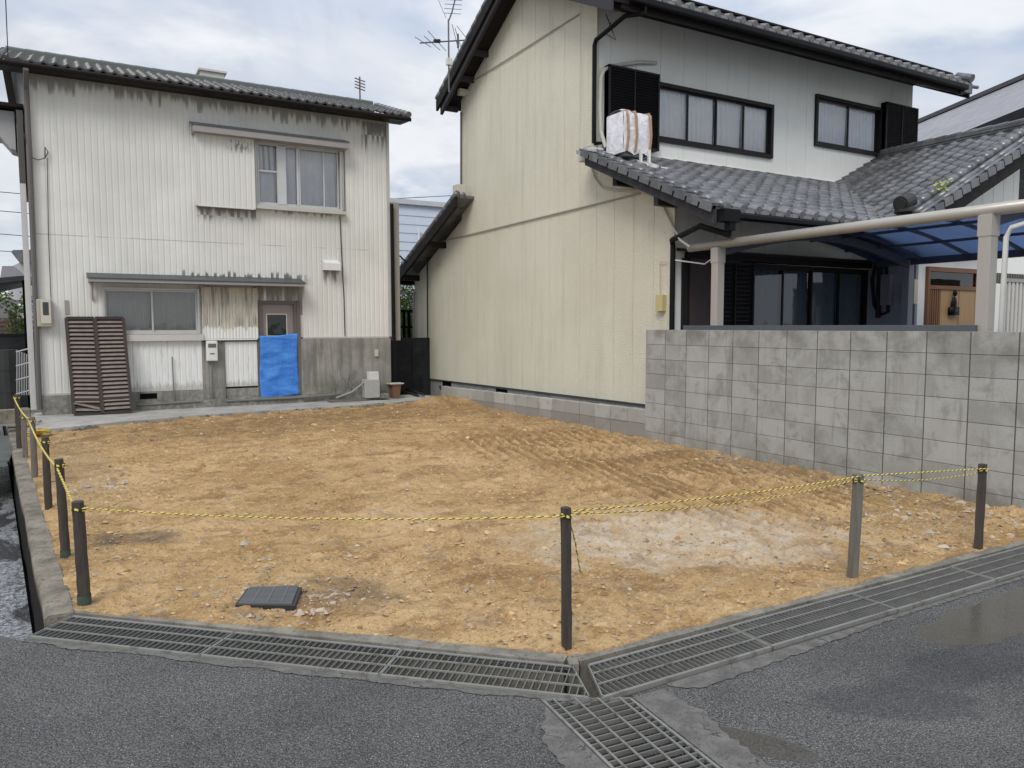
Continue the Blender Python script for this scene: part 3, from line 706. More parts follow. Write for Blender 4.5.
Trr = stake('brown stake at the far right beside the block wall', 5.52, 2.98, .62, True, .045, (.02, 0))
def rope(label, spans, r=.0052, sag=.02, group='yellow and black marker ropes'):
    q = MB()
    for a, b, sg in spans:
        n = max(8, int((b-a).length/.018)); n += n % 2
        for ph in (0, pi):
            pts = []
            for i in range(n+1):
                t = i/n; p = a.lerp(b, t)+Vector((0, 0, -sg*4*t*(1-t))); s_ = t*(b-a).length
                d = (b-a).normalized(); e = d.cross(Vector((0, 0, 1))).normalized(); f = e.cross(d)
                an = ph+s_*2*pi/.045; pts.append(p+(e*cos(an)+f*sin(an))*r*.55)
            if ph: q.k = 1
            else: q.k = 0
            q.tube(pts, r*(.45 if ph else .68), 5, caps=False)
    o = q.build('marker_rope', [M_yel, M_rblack], None, True); o2 = origin_to(o, spans[0][0])
    return tag(o2, label, 'rope', group)
off = Vector((-.03, 0, 0))
rope('yellow rope running along the row of stakes beside the canal', [(T6+off, T4+off+Vector((0,0,.02)), .04), (T4+off, T2+off*.5+Vector((0,0,-.02)), .05), (T2+off*.5+Vector((0,0,-.02)), T1+Vector((-.02,.03,.0)), .0)], .0075)
rope('yellow-black rope stretched from the thick left stake to the slim corner stake', [(T1+Vector((.03,-.03,0)), Tc+Vector((-.02,-.02,0)), .035)])
rope('upper yellow-black rope from the corner stake past the two right stakes', [(Tc+Vector((.02,-.02,.02)), Tr+Vector((-.02,-.03,.03)), .02), (Tr+Vector((0,-.03,.03)), Trr+Vector((0,-.03,.01)), .0)])
rope('lower yellow-black rope sagging beneath the upper one on the right', [(Tc+Vector((.02,.02,0)), Tr+Vector((0,.03,-.01)), .05), (Tr+Vector((0,.03,.0)), Trr+Vector((0,.03,-.03)), .03)], .0045)
tl = [Tc+Vector((.02, .02, 0)), Tc+Vector((.09, .05, -.16)), Tc+Vector((.16, .1, -.34))]
rope('loose rope end dangling behind the slim corner stake', [(tl[0], tl[1], -.008), (tl[1], tl[2], .01)], .005)

# ================================================================ BUILDING HELPERS
def pwall(mb, axis, c, s0, s1, zb, zt, prof, holes=(), nrm=-1, thick=0):
    """wall sheet along x (axis 'x', at y=c) or y (axis 'y', at x=c); prof(s)-> list of (s, offset outward)"""
    zb_ = zb if callable(zb) else (lambda s: zb); zt_ = zt if callable(zt) else (lambda s: zt)
    S = [q for q in prof(s0, s1)]
    cuts = sorted({h[0] for h in holes}|{h[1] for h in holes})
    for cc in cuts:
        if s0 < cc < s1: S.append((cc-1e-4, None)); S.append((cc+1e-4, None))
    S.sort(key=lambda q: q[0])
    last = 0; SS = []
    for s, o in S:
        if o is None: o = last
        last = o; SS.append((s, o))
    def pt(s, o, z): return (s, c+nrm*o, z) if axis == 'x' else (c+nrm*o, s, z)
    for (a, oa), (b, ob) in zip(SS[:-1], SS[1:]):
        if b-a < 1e-6: continue
        mid = (a+b)/2; hs = sorted([(h[2], h[3]) for h in holes if h[0] < mid < h[1]])
        zs = [(zb_(a), zb_(b))]
        for h in hs: zs += [(h[0], h[0]), (h[1], h[1])]
        zs.append((zt_(a), zt_(b)))
        for k in range(0, len(zs), 2):
            (za, zb2), (zc, zd) = zs[k], zs[k+1]
            if zc-za > 1e-4 or zd-zb2 > 1e-4: mb.poly([pt(a, oa, za), pt(b, ob, zb2), pt(b, ob, zd), pt(a, oa, zc)])
def ribs(p=.0985, d=.006):
    def f(a, b):
        out = [(a, 0)]; k = math.ceil(a/p)
        while k*p < b-.01:
            for t, o in ((0, 0), (.010, -d), (.024, -d), (.034, 0)):
                s = k*p+t
                if a < s < b: out.append((s, o))
            k += 1
        out.append((b, 0)); return out
    return f
def grooves(p=.455, w=.008, d=.012, ph=0.):
    def f(a, b):
        out = [(a, 0)]; k = math.ceil((a-ph)/p)
        while k*p+ph < b-.02:
            s = k*p+ph
            if s > a+.02: out += [(s, 0), (s+.001, -d), (s+w, -d), (s+w+.001, 0)]
            k += 1
        out.append((b, 0)); return out
    return f
def curtain(mb, x0, x1, y, z0, z1, amp=.018, per=.11, seed=0):
    n = int((x1-x0)/.012); xs = np.linspace(x0, x1, n); r = random.Random(seed); ph = r.random()*6
    P = np.zeros((n, 5, 3))
    for j, z in enumerate(np.linspace(z0, z1, 5)):
        a = amp*(1-.35*j/4)
        P[:, j, 0] = xs+.008*np.sin(j*1.3+xs*7); P[:, j, 1] = y+a*np.sin(xs*2*pi/per+ph+1.2*np.sin(xs*4.1)+.25*j); P[:, j, 2] = z
    mb.grid(P)
def window(par, name, x0, x1, z0, z1, y, nsash, mf, mg, mc, fw=.045, proud=.03, curt=True, back=.16, sill=False, sashes=None, seed=0):
    """opening facing -y in wall plane y; frame stands a little proud"""
    f = MB(); ya, yb = y-proud, y+.06
    f.box(x0-.0, x1+.0, ya, yb, z1-fw, z1); f.box(x0, x1, ya, yb, z0, z0+fw)
    f.box(x0, x0+fw, ya+.001, yb, z0+fw, z1-fw); f.box(x1-fw, x1, ya+.001, yb, z0+fw, z1-fw)
    xs = sashes or [x0+fw+(x1-x0-2*fw)*i/nsash for i in range(nsash+1)]
    for i in range(len(xs)-1):
        yo = y-.005+(.022 if i % 2 else 0)
        a, b = xs[i]-(.015 if i else 0), xs[i+1]+(.015 if i < len(xs)-2 else 0)
        sw = .030
        f.box(a, a+sw, yo, yo+.02, z0+fw, z1-fw); f.box(b-sw, b, yo, yo+.02, z0+fw, z1-fw)
        f.box(a+sw, b-sw, yo, yo+.02, z0+fw, z0+fw+.04); f.box(a+sw, b-sw, yo, yo+.02, z1-fw-.03, z1-fw)
    F = f.build(name, mf, par)
    for i in range(len(xs)-1):
        p = MB(); yo = y+.006+(.022 if i % 2 else 0); p.poly([(xs[i], yo, z0+fw), (xs[i+1], yo, z0+fw), (xs[i+1], yo, z1-fw), (xs[i], yo, z1-fw)]); p.build('pane', mg, F)
    if curt:
        for i in range(len(xs)-1):
            c = MB(); curtain(c, xs[i]+.015, xs[i+1]-.015, y+.065, z0+fw, z1-fw, seed=seed+i); c.build('curtain', mc, F, True)
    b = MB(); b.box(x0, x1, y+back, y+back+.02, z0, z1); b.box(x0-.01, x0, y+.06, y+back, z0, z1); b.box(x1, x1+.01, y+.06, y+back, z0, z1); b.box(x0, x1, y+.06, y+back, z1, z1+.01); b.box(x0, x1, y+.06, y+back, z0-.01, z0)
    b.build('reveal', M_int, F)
    return F

def tile_roof(mb, O, U, V, nt, nc, tw=.265, tl=.235, h=.034, step=.026, sub=7):
    O, U, V = np.array(O, float), np.array(U, float), np.array(V, float); U /= np.linalg.norm(U); V /= np.linalg.norm(V); N = np.cross(U, V)
    if N[2] < 0: N = -N
    fu = np.arange(nt*sub+1)/sub; ph = fu % 1
    prof = np.where(ph < .62, -np.sin(ph/.62*pi)*.55, np.sin((ph-.62)/.38*pi)*.75)*h
    rows = []
    for j in range(nc):
        for fv, s in ((0., step), (.93, .0), ):
            rows.append(((j+fv)*tl, s))
        rows.append(((j+.995)*tl, -.004)) if j == nc-1 else rows.append(((j+1)*tl-.0005, -.004))
    P = np.zeros((len(fu), len(rows), 3))
    for k, (vv, s) in enumerate(rows):
        jit = 0
        P[:, k, :] = O+U*(fu*tw)[:, None]+V*vv+N*(prof+s+.004*np.sin(fu*1.7+k*.9)[...])[:, None]
    mb.grid(P)
    # eave lip
    E = np.zeros((len(fu), 2, 3)); E[:, 0] = P[:, 0]; E[:, 1] = P[:, 0]-N*.035; mb.grid(E[::-1])
    return P
def roll_tiles(mb, a, b, r, seg=.235, n=10, taper=.88):
    a, b = Vector(a), Vector(b); L = (b-a).length; k = max(1, round(L/seg)); d = (b-a)/k
    for i in range(k):
        p = a+d*i; mb.tube([p, p+d*1.04], r, n, rr=[r, r*taper])

# ================================================================ WHITE CORRUGATED HOUSE
FY = 15.15
H1 = thing('house', 'white corrugated-metal two-storey house with blue tarp on its door and streaked walls', 'house', (2.6, 15.15, 0))
g1 = at(255, 140, y=FY); 
WX = (3.10, 4.76, 3.88, 5.08); LX = (.47, 2.04, 1.46, 2.28)
wl = MB()
holes = [WX, LX, (3.08, 3.80, 0, 2.1)]
pwall(wl, 'x', FY, -.5, .44, .46, 5.85, ribs(), [])
pwall(wl, 'x', FY, .44, 2.06, 1.44, 5.85, ribs(), [LX])
pwall(wl, 'x', FY, 2.06, 3.90, 1.36, 5.85, ribs(), [WX, (3.08, 3.80, 0, 2.06)])
pwall(wl, 'x', FY, 3.90, 5.75, 1.38, 5.85, ribs(), [WX])
for x in (-.5, 5.75):
    pwall(wl, 'y', x, FY, 18.1, 0, lambda s: 5.74+.345*max(0, min(s-FY+.25, 18.3-s)), ribs(), [], nrm=-1 if x < 0 else 1)
wl.poly([(-.5, 18.1, 0), (5.75, 18.1, 0), (5.75, 18.1, 5.7), (-.5, 18.1, 5.7)])
wl.build('wall', M_sid, H1)
cn = MB(); cn.box(5.72, 5.775, FY-.025, FY+.03, 1.38, 5.8); cn.box(-.53, -.49, FY-.02, FY+.03, .46, 5.8)
cn.box(-.5, .44, FY-.025, FY-.001, .43, .46); cn.box(3.93, 5.72, FY-.03, FY-.001, 1.355, 1.385); cn.build('corner_trim', simple('pale_trim', (.46, .455, .42), .6), H1)
q = MB(); pwall(q, 'x', FY-.012, .46, 2.06, .43, 1.40, ribs(), []); q.build('lower_panel', M_sidnew, H1, label='freshly whitened corrugated panel under the ground-floor window')
q = MB(); pwall(q, 'x', FY-.012, 2.43, 3.05, .46, 1.31, ribs(.09), []); q.build('lower_panel', M_sidnew, H1, label='whitish low corrugated panel left of the door')
q = MB(); pwall(q, 'x', FY-.010, 2.08, 2.36, .42, 1.31, ribs(.07), []); q.build('lower_panel', M_base, H1, label='narrow stained corrugated strip under the gas meter')
q = MB(); pwall(q, 'x', FY-.06, 2.10, 3.05, 1.37, 2.32, ribs(.058, .008), []); q.box(2.08, 2.10, FY-.07, FY, 1.34, 2.33); q.box(3.05, 3.07, FY-.07, FY, 1.34, 2.33); q.box(2.08, 3.07, FY-.07, FY, 1.34, 1.365)
q.build('shutter_box', M_sidold, H1, label='peeling stained corrugated box left of the door')
# base
q = MB(); q.box(3.88, 5.74, FY-.05, FY+.2, .0, 1.355); q.box(-.5, .44, FY-.04, FY+.2, 0, .43); q.box(.44, 3.06, FY-.02, FY+.2, 0, .425); q.box(2.04, 2.10, FY-.008, FY+.1, .42, 1.34); q.box(2.36, 2.43, FY-.008, FY+.1, .42, 1.34); q.box(3.05, 3.06, FY-.008, FY+.1, .42, 1.34); q.box(3.06, 3.88, FY-.03, FY+.2, 0, .26)
q.box(.44, 3.9, FY-.09, FY-.02, .10, .24)
q.build('foundation', M_base, H1)
q = MB(); p0 = at(137, 393, y=FY-.02); q.box(1.0, 1.28, FY-.025, FY-.018, .30, .40); q.build('vent', M_int, H1)
# door
D = MB(); D.box(3.09, 3.15, FY-.03, FY+.08, .26, 2.09); D.box(3.76, 3.82, FY-.03, FY+.08, .26, 2.09); D.box(3.15, 3.76, FY-.03, FY+.08, 2.03, 2.09); D.box(3.06, 3.09, FY-.03, FY, .26, 2.1); D.box(3.82, 3.88, FY-.05, FY, .26, 2.1)
D.build('door_frame', simple('door_frame_metal', (.13, .11, .105), .5), H1)
dx0, dx1, dz0, dz1 = 3.26, 3.62, 1.42, 1.82
D = MB(); D.box(3.15, dx0, FY+.02, FY+.06, .28, 2.03); D.box(dx1, 3.76, FY+.02, FY+.06, .28, 2.03); D.box(dx0, dx1, FY+.02, FY+.06, dz1, 2.03); D.box(dx0, dx1, FY+.02, FY+.06, .28, dz0)
Dd = D.build('door', M_door, H1)
D = MB(); D.box(dx0-.02, dx1+.02, FY+.010, FY+.018, dz1, dz1+.02); D.box(dx0-.02, dx1+.02, FY+.010, FY+.018, dz0-.02, dz0); D.box(dx0-.02, dx0, FY+.010, FY+.018, dz0, dz1); D.box(dx1, dx1+.02, FY+.010, FY+.018, dz0, dz1); D.build('window_trim', M_beige, Dd)
D = MB(); D.poly([(dx0, FY+.04, dz0), (dx1, FY+.04, dz0), (dx1, FY+.04, dz1), (dx0, FY+.04, dz1)]); D.build('pane', M_glassd, Dd)
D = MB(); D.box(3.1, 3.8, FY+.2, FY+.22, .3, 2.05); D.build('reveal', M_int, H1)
# windows
window(H1, 'window', LX[0], LX[1], LX[2], LX[3], FY, 2, M_sash, M_glass, M_curtg, .032, .05, seed=3)
F = window(H1, 'window', WX[0], WX[1], WX[2], WX[3], FY, 3, M_sash, M_glass, M_curt, .034, .06, sashes=[3.15, 3.52, 3.94, 4.71], seed=8)
q = MB(); q.box(3.52, 3.68, FY-.012, FY+.0, 3.93, 5.03); q.box(4.40, 4.425, FY-.010, FY+.005, 3.93, 5.03); q.box(3.15, 3.50, FY-.012, FY+.004, 4.52, 4.55); q.box(3.88, 3.92, FY-.012, FY+.004, 3.93, 5.03); q.build('sash_bars', simple('bright_aluminium', (.55, .56, .57), .4, .3), F)
q = MB(); q.box(WX[0]-.03, WX[1]+.06, FY-.12, FY, WX[2]-.07, WX[2]-.005); q.build('sill', simple('sill_metal', (.50, .49, .47), .5, .2), F)
q = MB(); q.box(3.16, 3.5, FY+.07, FY+.08, 4.55, 5.02); q.build('blind', M_curtg, F)
q = MB(); q.box(3.24, 3.40, FY+.09, FY+.15, 3.93, 4.15); q.box(3.27, 3.35, FY+.09, FY+.15, 4.15, 4.3); q.build('shelf_items', simple('pale_box', (.4, .4, .42), .7), F)
q = MB(); q.box(LX[0]-.05, LX[1]+.05, FY-.10, FY, LX[2]-.12, LX[2]-.005); q.build('sill', simple('sill_paint', (.52, .51, .48), .5), H1)
# shutter box upstairs
a, b = at(195, 131, y=FY-.15), at(254, 207, y=FY-.15)
q = MB(); x0, x1, z0, z1 = a.x, b.x+.02, at(197, 205, y=FY-.15).z, at(197, 133, y=FY-.15).z
pwall(q, 'x', FY-.15, x0, x1, z0, z1, ribs(.10, .007), []); q.box(x0, x0+.012, FY-.148, FY, z0, z1); q.box(x1-.012, x1, FY-.148, FY, z0, z1); q.box(x0, x1, FY-.146, FY, z0, z0+.01)
for h in ((x0-.012, x0+.01, z0-.01, z1), (x1-.01, x1+.012, z0-.01, z1), (x0, x1, z0-.012, z0+.01)): q.box(h[0], h[1], FY-.158, FY-.145, h[2], h[3])
def f_sb(g):
    P = g.pos(); S = g.sep(P); st = g.noise(g.comb(g.mul(S[0], 22.), 0., g.mul(S[2], 6.)), 1., 4, .7)
    col = g.mix(g.noise(P, 2, 4), (.60, .595, .56), (.68, .675, .64))
    d = g.mul(g.mul(g.band(S[2], 4.8, 5.02, .05), g.band(S[0], 2.6, 3.0, .1)), g.ss(st, .47, .56)); col = g.mix(g.mul(d, .8), col, (.1, .1, .09))
    return {'Base Color': col, 'Roughness': .55}
q.build('shutter_box', mat('shutter_box_siding', f_sb), H1, label='pale ribbed shutter box left of the upper window')
# canopies
def canopy(x0, x1, zt, dep, th=.13):
    q = MB(); q.ext([(x0, FY, zt+.10), (x0, FY-dep, zt), (x0, FY-dep, zt-.02), (x0, FY, zt+.08)], (x1-x0, 0, 0)); c = q.build('canopy', M_canopytop, H1)
    q = MB(); q.box(x0+.02, x1-.02, FY-dep+.012, FY-.002, zt-th, zt-.021); q.build('fascia', M_taupe, c)
cu = at(192, 124, y=FY-.32); cu2 = at(350, 143, y=FY-.32)
canopy(cu.x, cu2.x, 5.19, .32, .13)
cu = at(87, 278, y=FY-.4); cu2 = at(306, 285, y=FY-.4); canopy(cu.x, cu2.x, 2.425, .40, .07)
q = MB(); q.beam((cu.x+.08, FY-.02, 2.05), (cu.x+.08, FY-.12, 2.35), .03, .03); q.beam((2.06, FY-.02, 2.30), (2.06, FY-.3, 2.35), .03, .04); q.build('canopy_bracket', M_taupe, H1)
# roof
ang = math.atan(.345); V_ = (0, cos(ang), sin(ang)); RX0, RY0, RZ0 = -.88, 14.72, 5.81
q = MB(); tile_roof(q, (RX0, RY0, RZ0), (1, 0, 0), V_, 41, 10, tw=.1696, tl=.2, h=.030, step=.032); R1 = q.build('roof', simple('dark_glazed_tile', (.085, .088, .092), .26, 0, .5, 9, spec=.7), H1, True)
RX1 = RX0+34*.2045
q = MB(); yr, zr = RY0+10*.2*cos(ang), RZ0+10*.2*sin(ang)
q.poly([(RX0, yr, zr), (RX1, yr, zr), (RX1, 2*yr-RY0, RZ0), (RX0, 2*yr-RY0, RZ0)]); q.build('roof_back', M_tile, H1)
q = MB(); q.box(RX0+.05, RX1-.14, yr-.08, yr+.08, zr-.04, zr+.05); roll_tiles(q, (RX0+.05, yr, zr+.05), (RX1-.12, yr, zr+.05), .06, .3); q.build('ridge', simple('ridge_tile', (.10, .12, .11), .5), R1)
q = MB(); q.ext([(RX0, RY0+.03, RZ0-.04), (RX0, RY0+.03, RZ0-.09), (RX0, FY+.1, RZ0-.05), (RX0, FY+.1, RZ0+.06)], (RX1-RX0, 0, 0)); q.build('soffit', M_brown, H1)
q = MB(); q.ext([(RX1-.02, RY0, RZ0-.10), (RX1-.02, yr, zr-.10), (RX1-.02, yr, zr-.01), (RX1-.02, RY0, RZ0-.02)], (.05, 0, 0)); q.ext([(RX0-.03, RY0, RZ0-.10), (RX0-.03, yr, zr-.10), (RX0-.03, yr, zr-.01), (RX0-.03, RY0, RZ0-.02)], (.05, 0, 0)); q.build('bargeboard', M_brown, H1)
q = MB(); q.tube([(RX0, RY0-.03, RZ0-.055), (RX1, RY0-.03, RZ0-.06)], .034, 8); q.build('gutter', M_brown, H1)
q = MB(); roll_tiles(q, (RX1-.03, RY0-.02, RZ0+.03), (RX1-.03, yr, zr+.03), .06); q.build('verge_tiles', M_tile, R1); q = MB(); roll_tiles(q, (RX0+.03, RY0-.02, RZ0+.03), (RX0+.03, yr, zr+.03), .06); q.build('verge_tiles', M_tile, R1)
q = MB(); c = at(200, 74, y=17.6); q.box(c.x-.02, c.x+.45, 17.4, 17.8, 6.1, c.z+.02); q.box(c.x-.06, c.x+.50, 17.36, 17.84, c.z+.02, c.z+.06); q.build('roof_vent', simple('pale_vent', (.52, .51, .46), .6), H1)
# pipes and small fittings of the white house
a = at(27, 72, y=FY-.06); q = MB(); q.tube([(-.48, RY0-.03, RZ0-.12), (-.50, FY-.08, RZ0-.35), (-.51, FY-.07, 3.), (-.53, FY-.07, .2)], .040, 8); q.build('downpipe', M_pipe_d, H1)
q = MB(); q.box(-.66, -.575, FY-.02, FY+.02, .20, 3.95); q.build('corner_trim', simple('pale_strip', (.5, .49, .47), .6), H1)
q = MB(); q.tube([(5.80, FY-.06, 4.1), (5.82, FY-.06, .15)], .038, 8); q.build('downpipe', M_black, H1)
q = MB(); q.box(5.80, 5.98, FY+.0, FY+.1, 1.3, 4.15); q.build('corner_trim', simple('weathered_trim', (.30, .28, .25), .7), H1)
q = MB(); a = at(36, 299, y=FY-.14); b = at(53, 327, y=FY-.14); mx0, mx1 = a.x, b.x; q.box(mx0, mx1, FY-.15, FY-.01, b.z, a.z); EM = q.build('electric_meter', simple('meter_beige', (.36, .345, .27), .55), H1, bevel=.02)
q = MB(); q.box(mx0+.09, mx1-.05, FY-.17, FY-.151, b.z+.2, a.z-.05); q.build('dial_window', M_glassd, EM)
q = MB(); q.box(mx0+.06, mx1-.02, FY-.165, FY-.151, b.z+.06, a.z-.02); q.build('cover', M_beige, EM)
a = at(206, 341, y=FY-.1); b = at(218, 361, y=FY-.1); q = MB(); q.box(a.x, b.x, FY-.13, FY-.03, b.z, a.z); GM = q.build('gas_meter', M_whiteplastic, H1, bevel=.02)
q = MB(); q.box(a.x+.03, b.x-.03, FY-.136, FY-.131, a.z-.12, a.z-.05); q.build('dial_window', simple('meter_dial', (.12, .12, .13), .3), GM); q = MB(); q.box(a.x+.06, b.x-.06, FY-.136, FY-.131, b.z+.13, b.z+.15); q.build('name_plate', simple('meter_dial', (.12, .12, .13), .3), GM)
q = MB(); gx = a.x+.08
q.tube([(gx+.02, FY-.08, b.z), (gx+.0, FY-.05, .2)], .014, 6); q.tube([(b.x+.12, FY-.03, 1.32), (b.x+.12, FY-.04, .16), (b.x+.2, FY-.05, .12)], .016, 6); q.tube([(1.55, FY-.05, 1.05), (1.56, FY-.05, .1)], .010, 6)
q.tube([(b.x+.12, FY-.1, .20), (3.7, FY-.11, .20), (4.7, FY-.10, .23)], .02, 6); q.tube([(.95, FY-.10, .20), (2.0, FY-.10, .22)], .015, 6); q.tube([(a.x-.06, FY-.03, 1.34), (b.x+.12, FY-.03, 1.34), (3.05, FY-.03, 1.34)], .014, 6)
q.build('service_pipe', simple('grey_green_pipe', (.16, .16, .145), .6), H1)
a = at(325, 262, y=FY-.2); b = at(341, 270, y=FY-.2); q = MB(); q.ext([(a.x, FY, a.z+.06), (a.x, FY-.2, a.z-.02), (a.x, FY-.2, b.z-.01), (a.x, FY, b.z-.0)], (b.x-a.x, 0, 0)); q.build('exhaust_hood', M_whiteplastic, H1)
q = MB(); a = at(340, 216, y=FY-.02); pts = [at(340, 216, y=FY-.02), at(341, 240, y=FY-.02), at(344, 300, y=FY-.02), at(345, 336, y=FY-.02)]; q.tube(pts, .009, 6); q.build('cable', M_cable, H1); q = MB()
q.tube([at(344, 150, y=FY-.02), at(345, 212, y=FY-.02)], .007, 6); q.build('cable', M_cable, H1); q = MB()
q.tube([at(25, 150, y=FY-.05), at(31, 157, y=FY-.05), at(38, 160, y=FY-.05), at(45, 158, y=FY-.05), at(48, 152, y=FY-.04), at(45, 147, y=FY-.04), at(45, 158, y=FY-.04)], .008, 5)
q.tube([at(24, 133, y=FY-.1), at(26, 142, y=FY-.1), at(31, 157, y=FY-.05)], .008, 5); q.build('cable', M_cable, H1); q = MB(); q.tube([at(47, 158, y=FY-.02), at(49, 250, y=FY-.02), at(51, 300, y=FY-.02)], .006, 5)
q.build('cable', M_cable, H1)
a = at(375, 351, y=FY-.08); q = MB(); q.box(a.x-.0, a.x+.07, FY-.085, FY-.05, a.z-.11, a.z+.03); q.build('socket_box', M_beige, H1)
q = MB(); a = at(66, 305, y=FY-.02); q.box(a.x-.02, a.x+.04, FY-.02, FY, a.z-.15, a.z+.08); q.build('wall_patch', M_taupe, H1)
# blue tarp taped over the door's lower half
T = np.zeros((24, 40, 3))
for i, uu in enumerate(np.linspace(0, 1, 24)):
    for j, vv in enumerate(np.linspace(0, 1, 40)):
        x = 3.09+.73*uu+.012*sin(vv*7+uu*2); z = 1.42-1.20*vv-.015*sin(uu*5)+.02*uu
        T[i, j] = (x, FY-.04-.005*sin(vv*27+3*sin(uu*3))*(.2+vv)-.004*sin(uu*13+vv*5)-.012*vv*vv, z)
q = MB(); q.grid(T); o = q.build('tarpaulin', M_tarp, None, True); sm = o.modifiers.new('thick', 'SOLIDIFY'); sm.thickness = .003
origin_to(o, (3.45, FY-.05, .25)); tag(o, 'wrinkled bright blue tarpaulin taped over the lower half of the door', 'tarpaulin')

# louvred shutters leaning on the white house
def louvre(label, p_bl, p_br, p_tr, p_tl, broken=False):
    bl, br_, tr_, tl_ = map(Vector, (p_bl, p_br, p_tr, p_tl)); root = thing('shutter_door', label, 'shutter', tuple((bl+br_)/2), 'old louvred shutters leaning on the wall')
    nrm = (br_-bl).cross(tl_-bl).normalized()
    q = MB(); w = .05
    q.beam(bl, tl_, .035, w, nrm.cross(tl_-bl)); q.beam(br_, tr_, .035, w, nrm.cross(tl_-bl)); q.beam(bl, br_, .035, w); q.beam(tl_, tr_, .035, w); q.beam(bl.lerp(tl_, .15), br_.lerp(tr_, .15), .02, .04)
    q.build('frame', M_rustd, root)
    q = MB(); n = 23
    for i in range(1, n):
        t = i/n
        if broken and i == 2: q.beam(bl.lerp(tl_, .12), br_.lerp(tr_, .05), .06, .008, (0, -.6, 1)); continue
        a, b = bl.lerp(tl_, t), br_.lerp(tr_, t); q.beam(a.lerp(b, .04), a.lerp(b, .96), .052, .008, (0, -.9, 1))
    q.build('slats', M_rust, root)
    q = MB(); o3 = Vector((0, .02, 0)); q.poly([bl+o3, br_+o3, tr_+o3, tl_+o3]); q.build('backing', M_rustd, root)
yb_, yt_ = FY-.42, FY-.08
P_ = lambda px, py, y: at(px, py, y=y)
louvre('left louvred brown shutter with a broken bottom slat, leaning beside its twin', (P_(74, 414, yb_)), (P_(102, 414, yb_)), (P_(94, 318, yt_)), (P_(66, 318, yt_)), True)
louvre('right louvred brown shutter, whole, under the ground-floor window corner', (P_(103, 413, yb_-.02)), (P_(132, 411, yb_-.02)), (P_(123, 318, yt_-.02)), (P_(95, 318, yt_-.02)))

# things at the right foot of the white house
z0 = .10
def blk(name, label, cat, px0, py0, px1, py1, y, dep, mt, holes=False, rot=0, bev=.008, group=None):
    a, b = at(px0, py0, y=y), at(px1, py1, y=y); q = MB(); q.box(a.x, b.x, y, y+dep, b.z, a.z)
    if holes:
        pass
    o = q.build(name, mt, None, bevel=bev); origin_to(o, ((a.x+b.x)/2, y+dep/2, b.z)); return tag(o, label, cat, group)
zb = at(365, 397, y=14.75)
blk('concrete_block', 'pale concrete block standing upright beside the flower pot', 'block', 365, 380, 380, 397.5, 14.72, .2, simple('block_pale', (.36, .36, .34), .9, 0, .2, 20))
blk('foam_box', 'small white box lying on the upright concrete block', 'box', 369, 372, 379, 380.3, 14.78, .14, simple('block_white', (.58, .58, .56), .8))
blk('paving_slab', 'thin mossy slab behind the concrete block', 'slab', 380.5, 394, 389, 398, 14.72, .25, M_lip)
q = MB(); a = at(396, 384, y=14.9); b = at(397, 398, y=14.9); cx = a.x; hh = a.z-b.z
q.tube([(cx, 14.95, b.z), (cx, 14.95, a.z-.03), (cx, 14.95, a.z-.03), (cx, 14.95, a.z)], .1, 4, rr=[.10, .13, .15, .15]); o = q.build('flower_pot', simple('terracotta_brown', (.17, .09, .06), .8)); origin_to(o, (cx, 14.95, b.z)); tag(o, 'squat brown square flower pot with a pale rim at the white house corner', 'pot')
q = MB(); q.box(cx-.15, cx+.15, 14.83, 15.07, a.z, a.z+.02); q2 = q.build('rim', M_beige, o)
q = MB()
for k in range(34):
    a = at(random.gauss(352, 8), random.uniform(374, 397), y=14.95); d = Vector((random.uniform(-.12, .12), random.uniform(-.05, .05), random.uniform(.03, .16))); q.tube([a, a+d*.6+Vector((.01, 0, .01)), a+d], .004, 4)
o = q.build('dry_plant', simple('dry_twigs', (.11, .10, .075), .9)); origin_to(o, at(352, 396, y=14.95)); tag(o, 'tangle of dry twigs growing at the foot of the grey base', 'plant')
q = MB(); q.tube([at(336, 398, y=14.85), at(352, 392, y=14.85), at(362, 384, y=14.8), at(366, 381, y=14.75)], .02, 7); o = q.build('hose', M_pipe_g); origin_to(o, at(352, 396, y=14.85)); tag(o, 'short grey hose rising to the pale concrete block', 'hose')
q = MB(); q.box(at(330, 399, y=14.75).x, at(364, 399, y=14.75).x, 14.7, 14.95, .095, .135); o = q.build('wood_plank', M_wood_g); tag(origin_to(o, (5, 14.8, .1)), 'flat weathered board lying on the path by the dry twigs', 'plank')

# ================================================================ CREAM HOUSE
GX, UY, DY = 7.15, 9.85, 8.05
H2 = thing('house', 'cream two-storey house with tall gable wall, tiled lean-to roofs and dark sash windows', 'house', (10, 12, 0))
RY, RS, RZ = 12.0, .53, 7.80                       # main ridge: y, slope, top height
def zmain(y): return RZ-(.478 if y < RY else RS)*abs(y-RY)
def zfront(y): return 2.93+.45*(y-6.82)
def zback(y): return 4.22-.42*(y-13.97)
sg = 8.5, .47
q = MB()
ztop = lambda y: (zfront(y)-.14 if y < UY else (zmain(y)-.2 if y < 14.58 else zback(y)-.16))
zbot = lambda y: .47-.0105*(y-8.24) if y < 17.3 else .37
pr = grooves(.455, .007, .010, .26)
def gp(a, b):
    return sorted(pr(a, b)+[(UY-.001, 0), (UY+.001, 0), (14.579, 0), (14.581, 0), (RY, 0)])
pwall(q, 'y', GX, DY, 17.15, zbot, ztop, gp)
q.box(GX-.012, GX+.03, DY-.03, DY+.03, zbot(DY), ztop(DY)-.02); q.box(GX-.012, GX+.03, UY-.025, UY+.02, zfront(UY)-.1, ztop(UY+.1)-.05)
q.poly([(GX, 17.15, 0), (15.1, 17.15, 0), (15.1, 17.15, zback(17.15)-.1), (GX, 17.15, zback(17.15)-.1)])
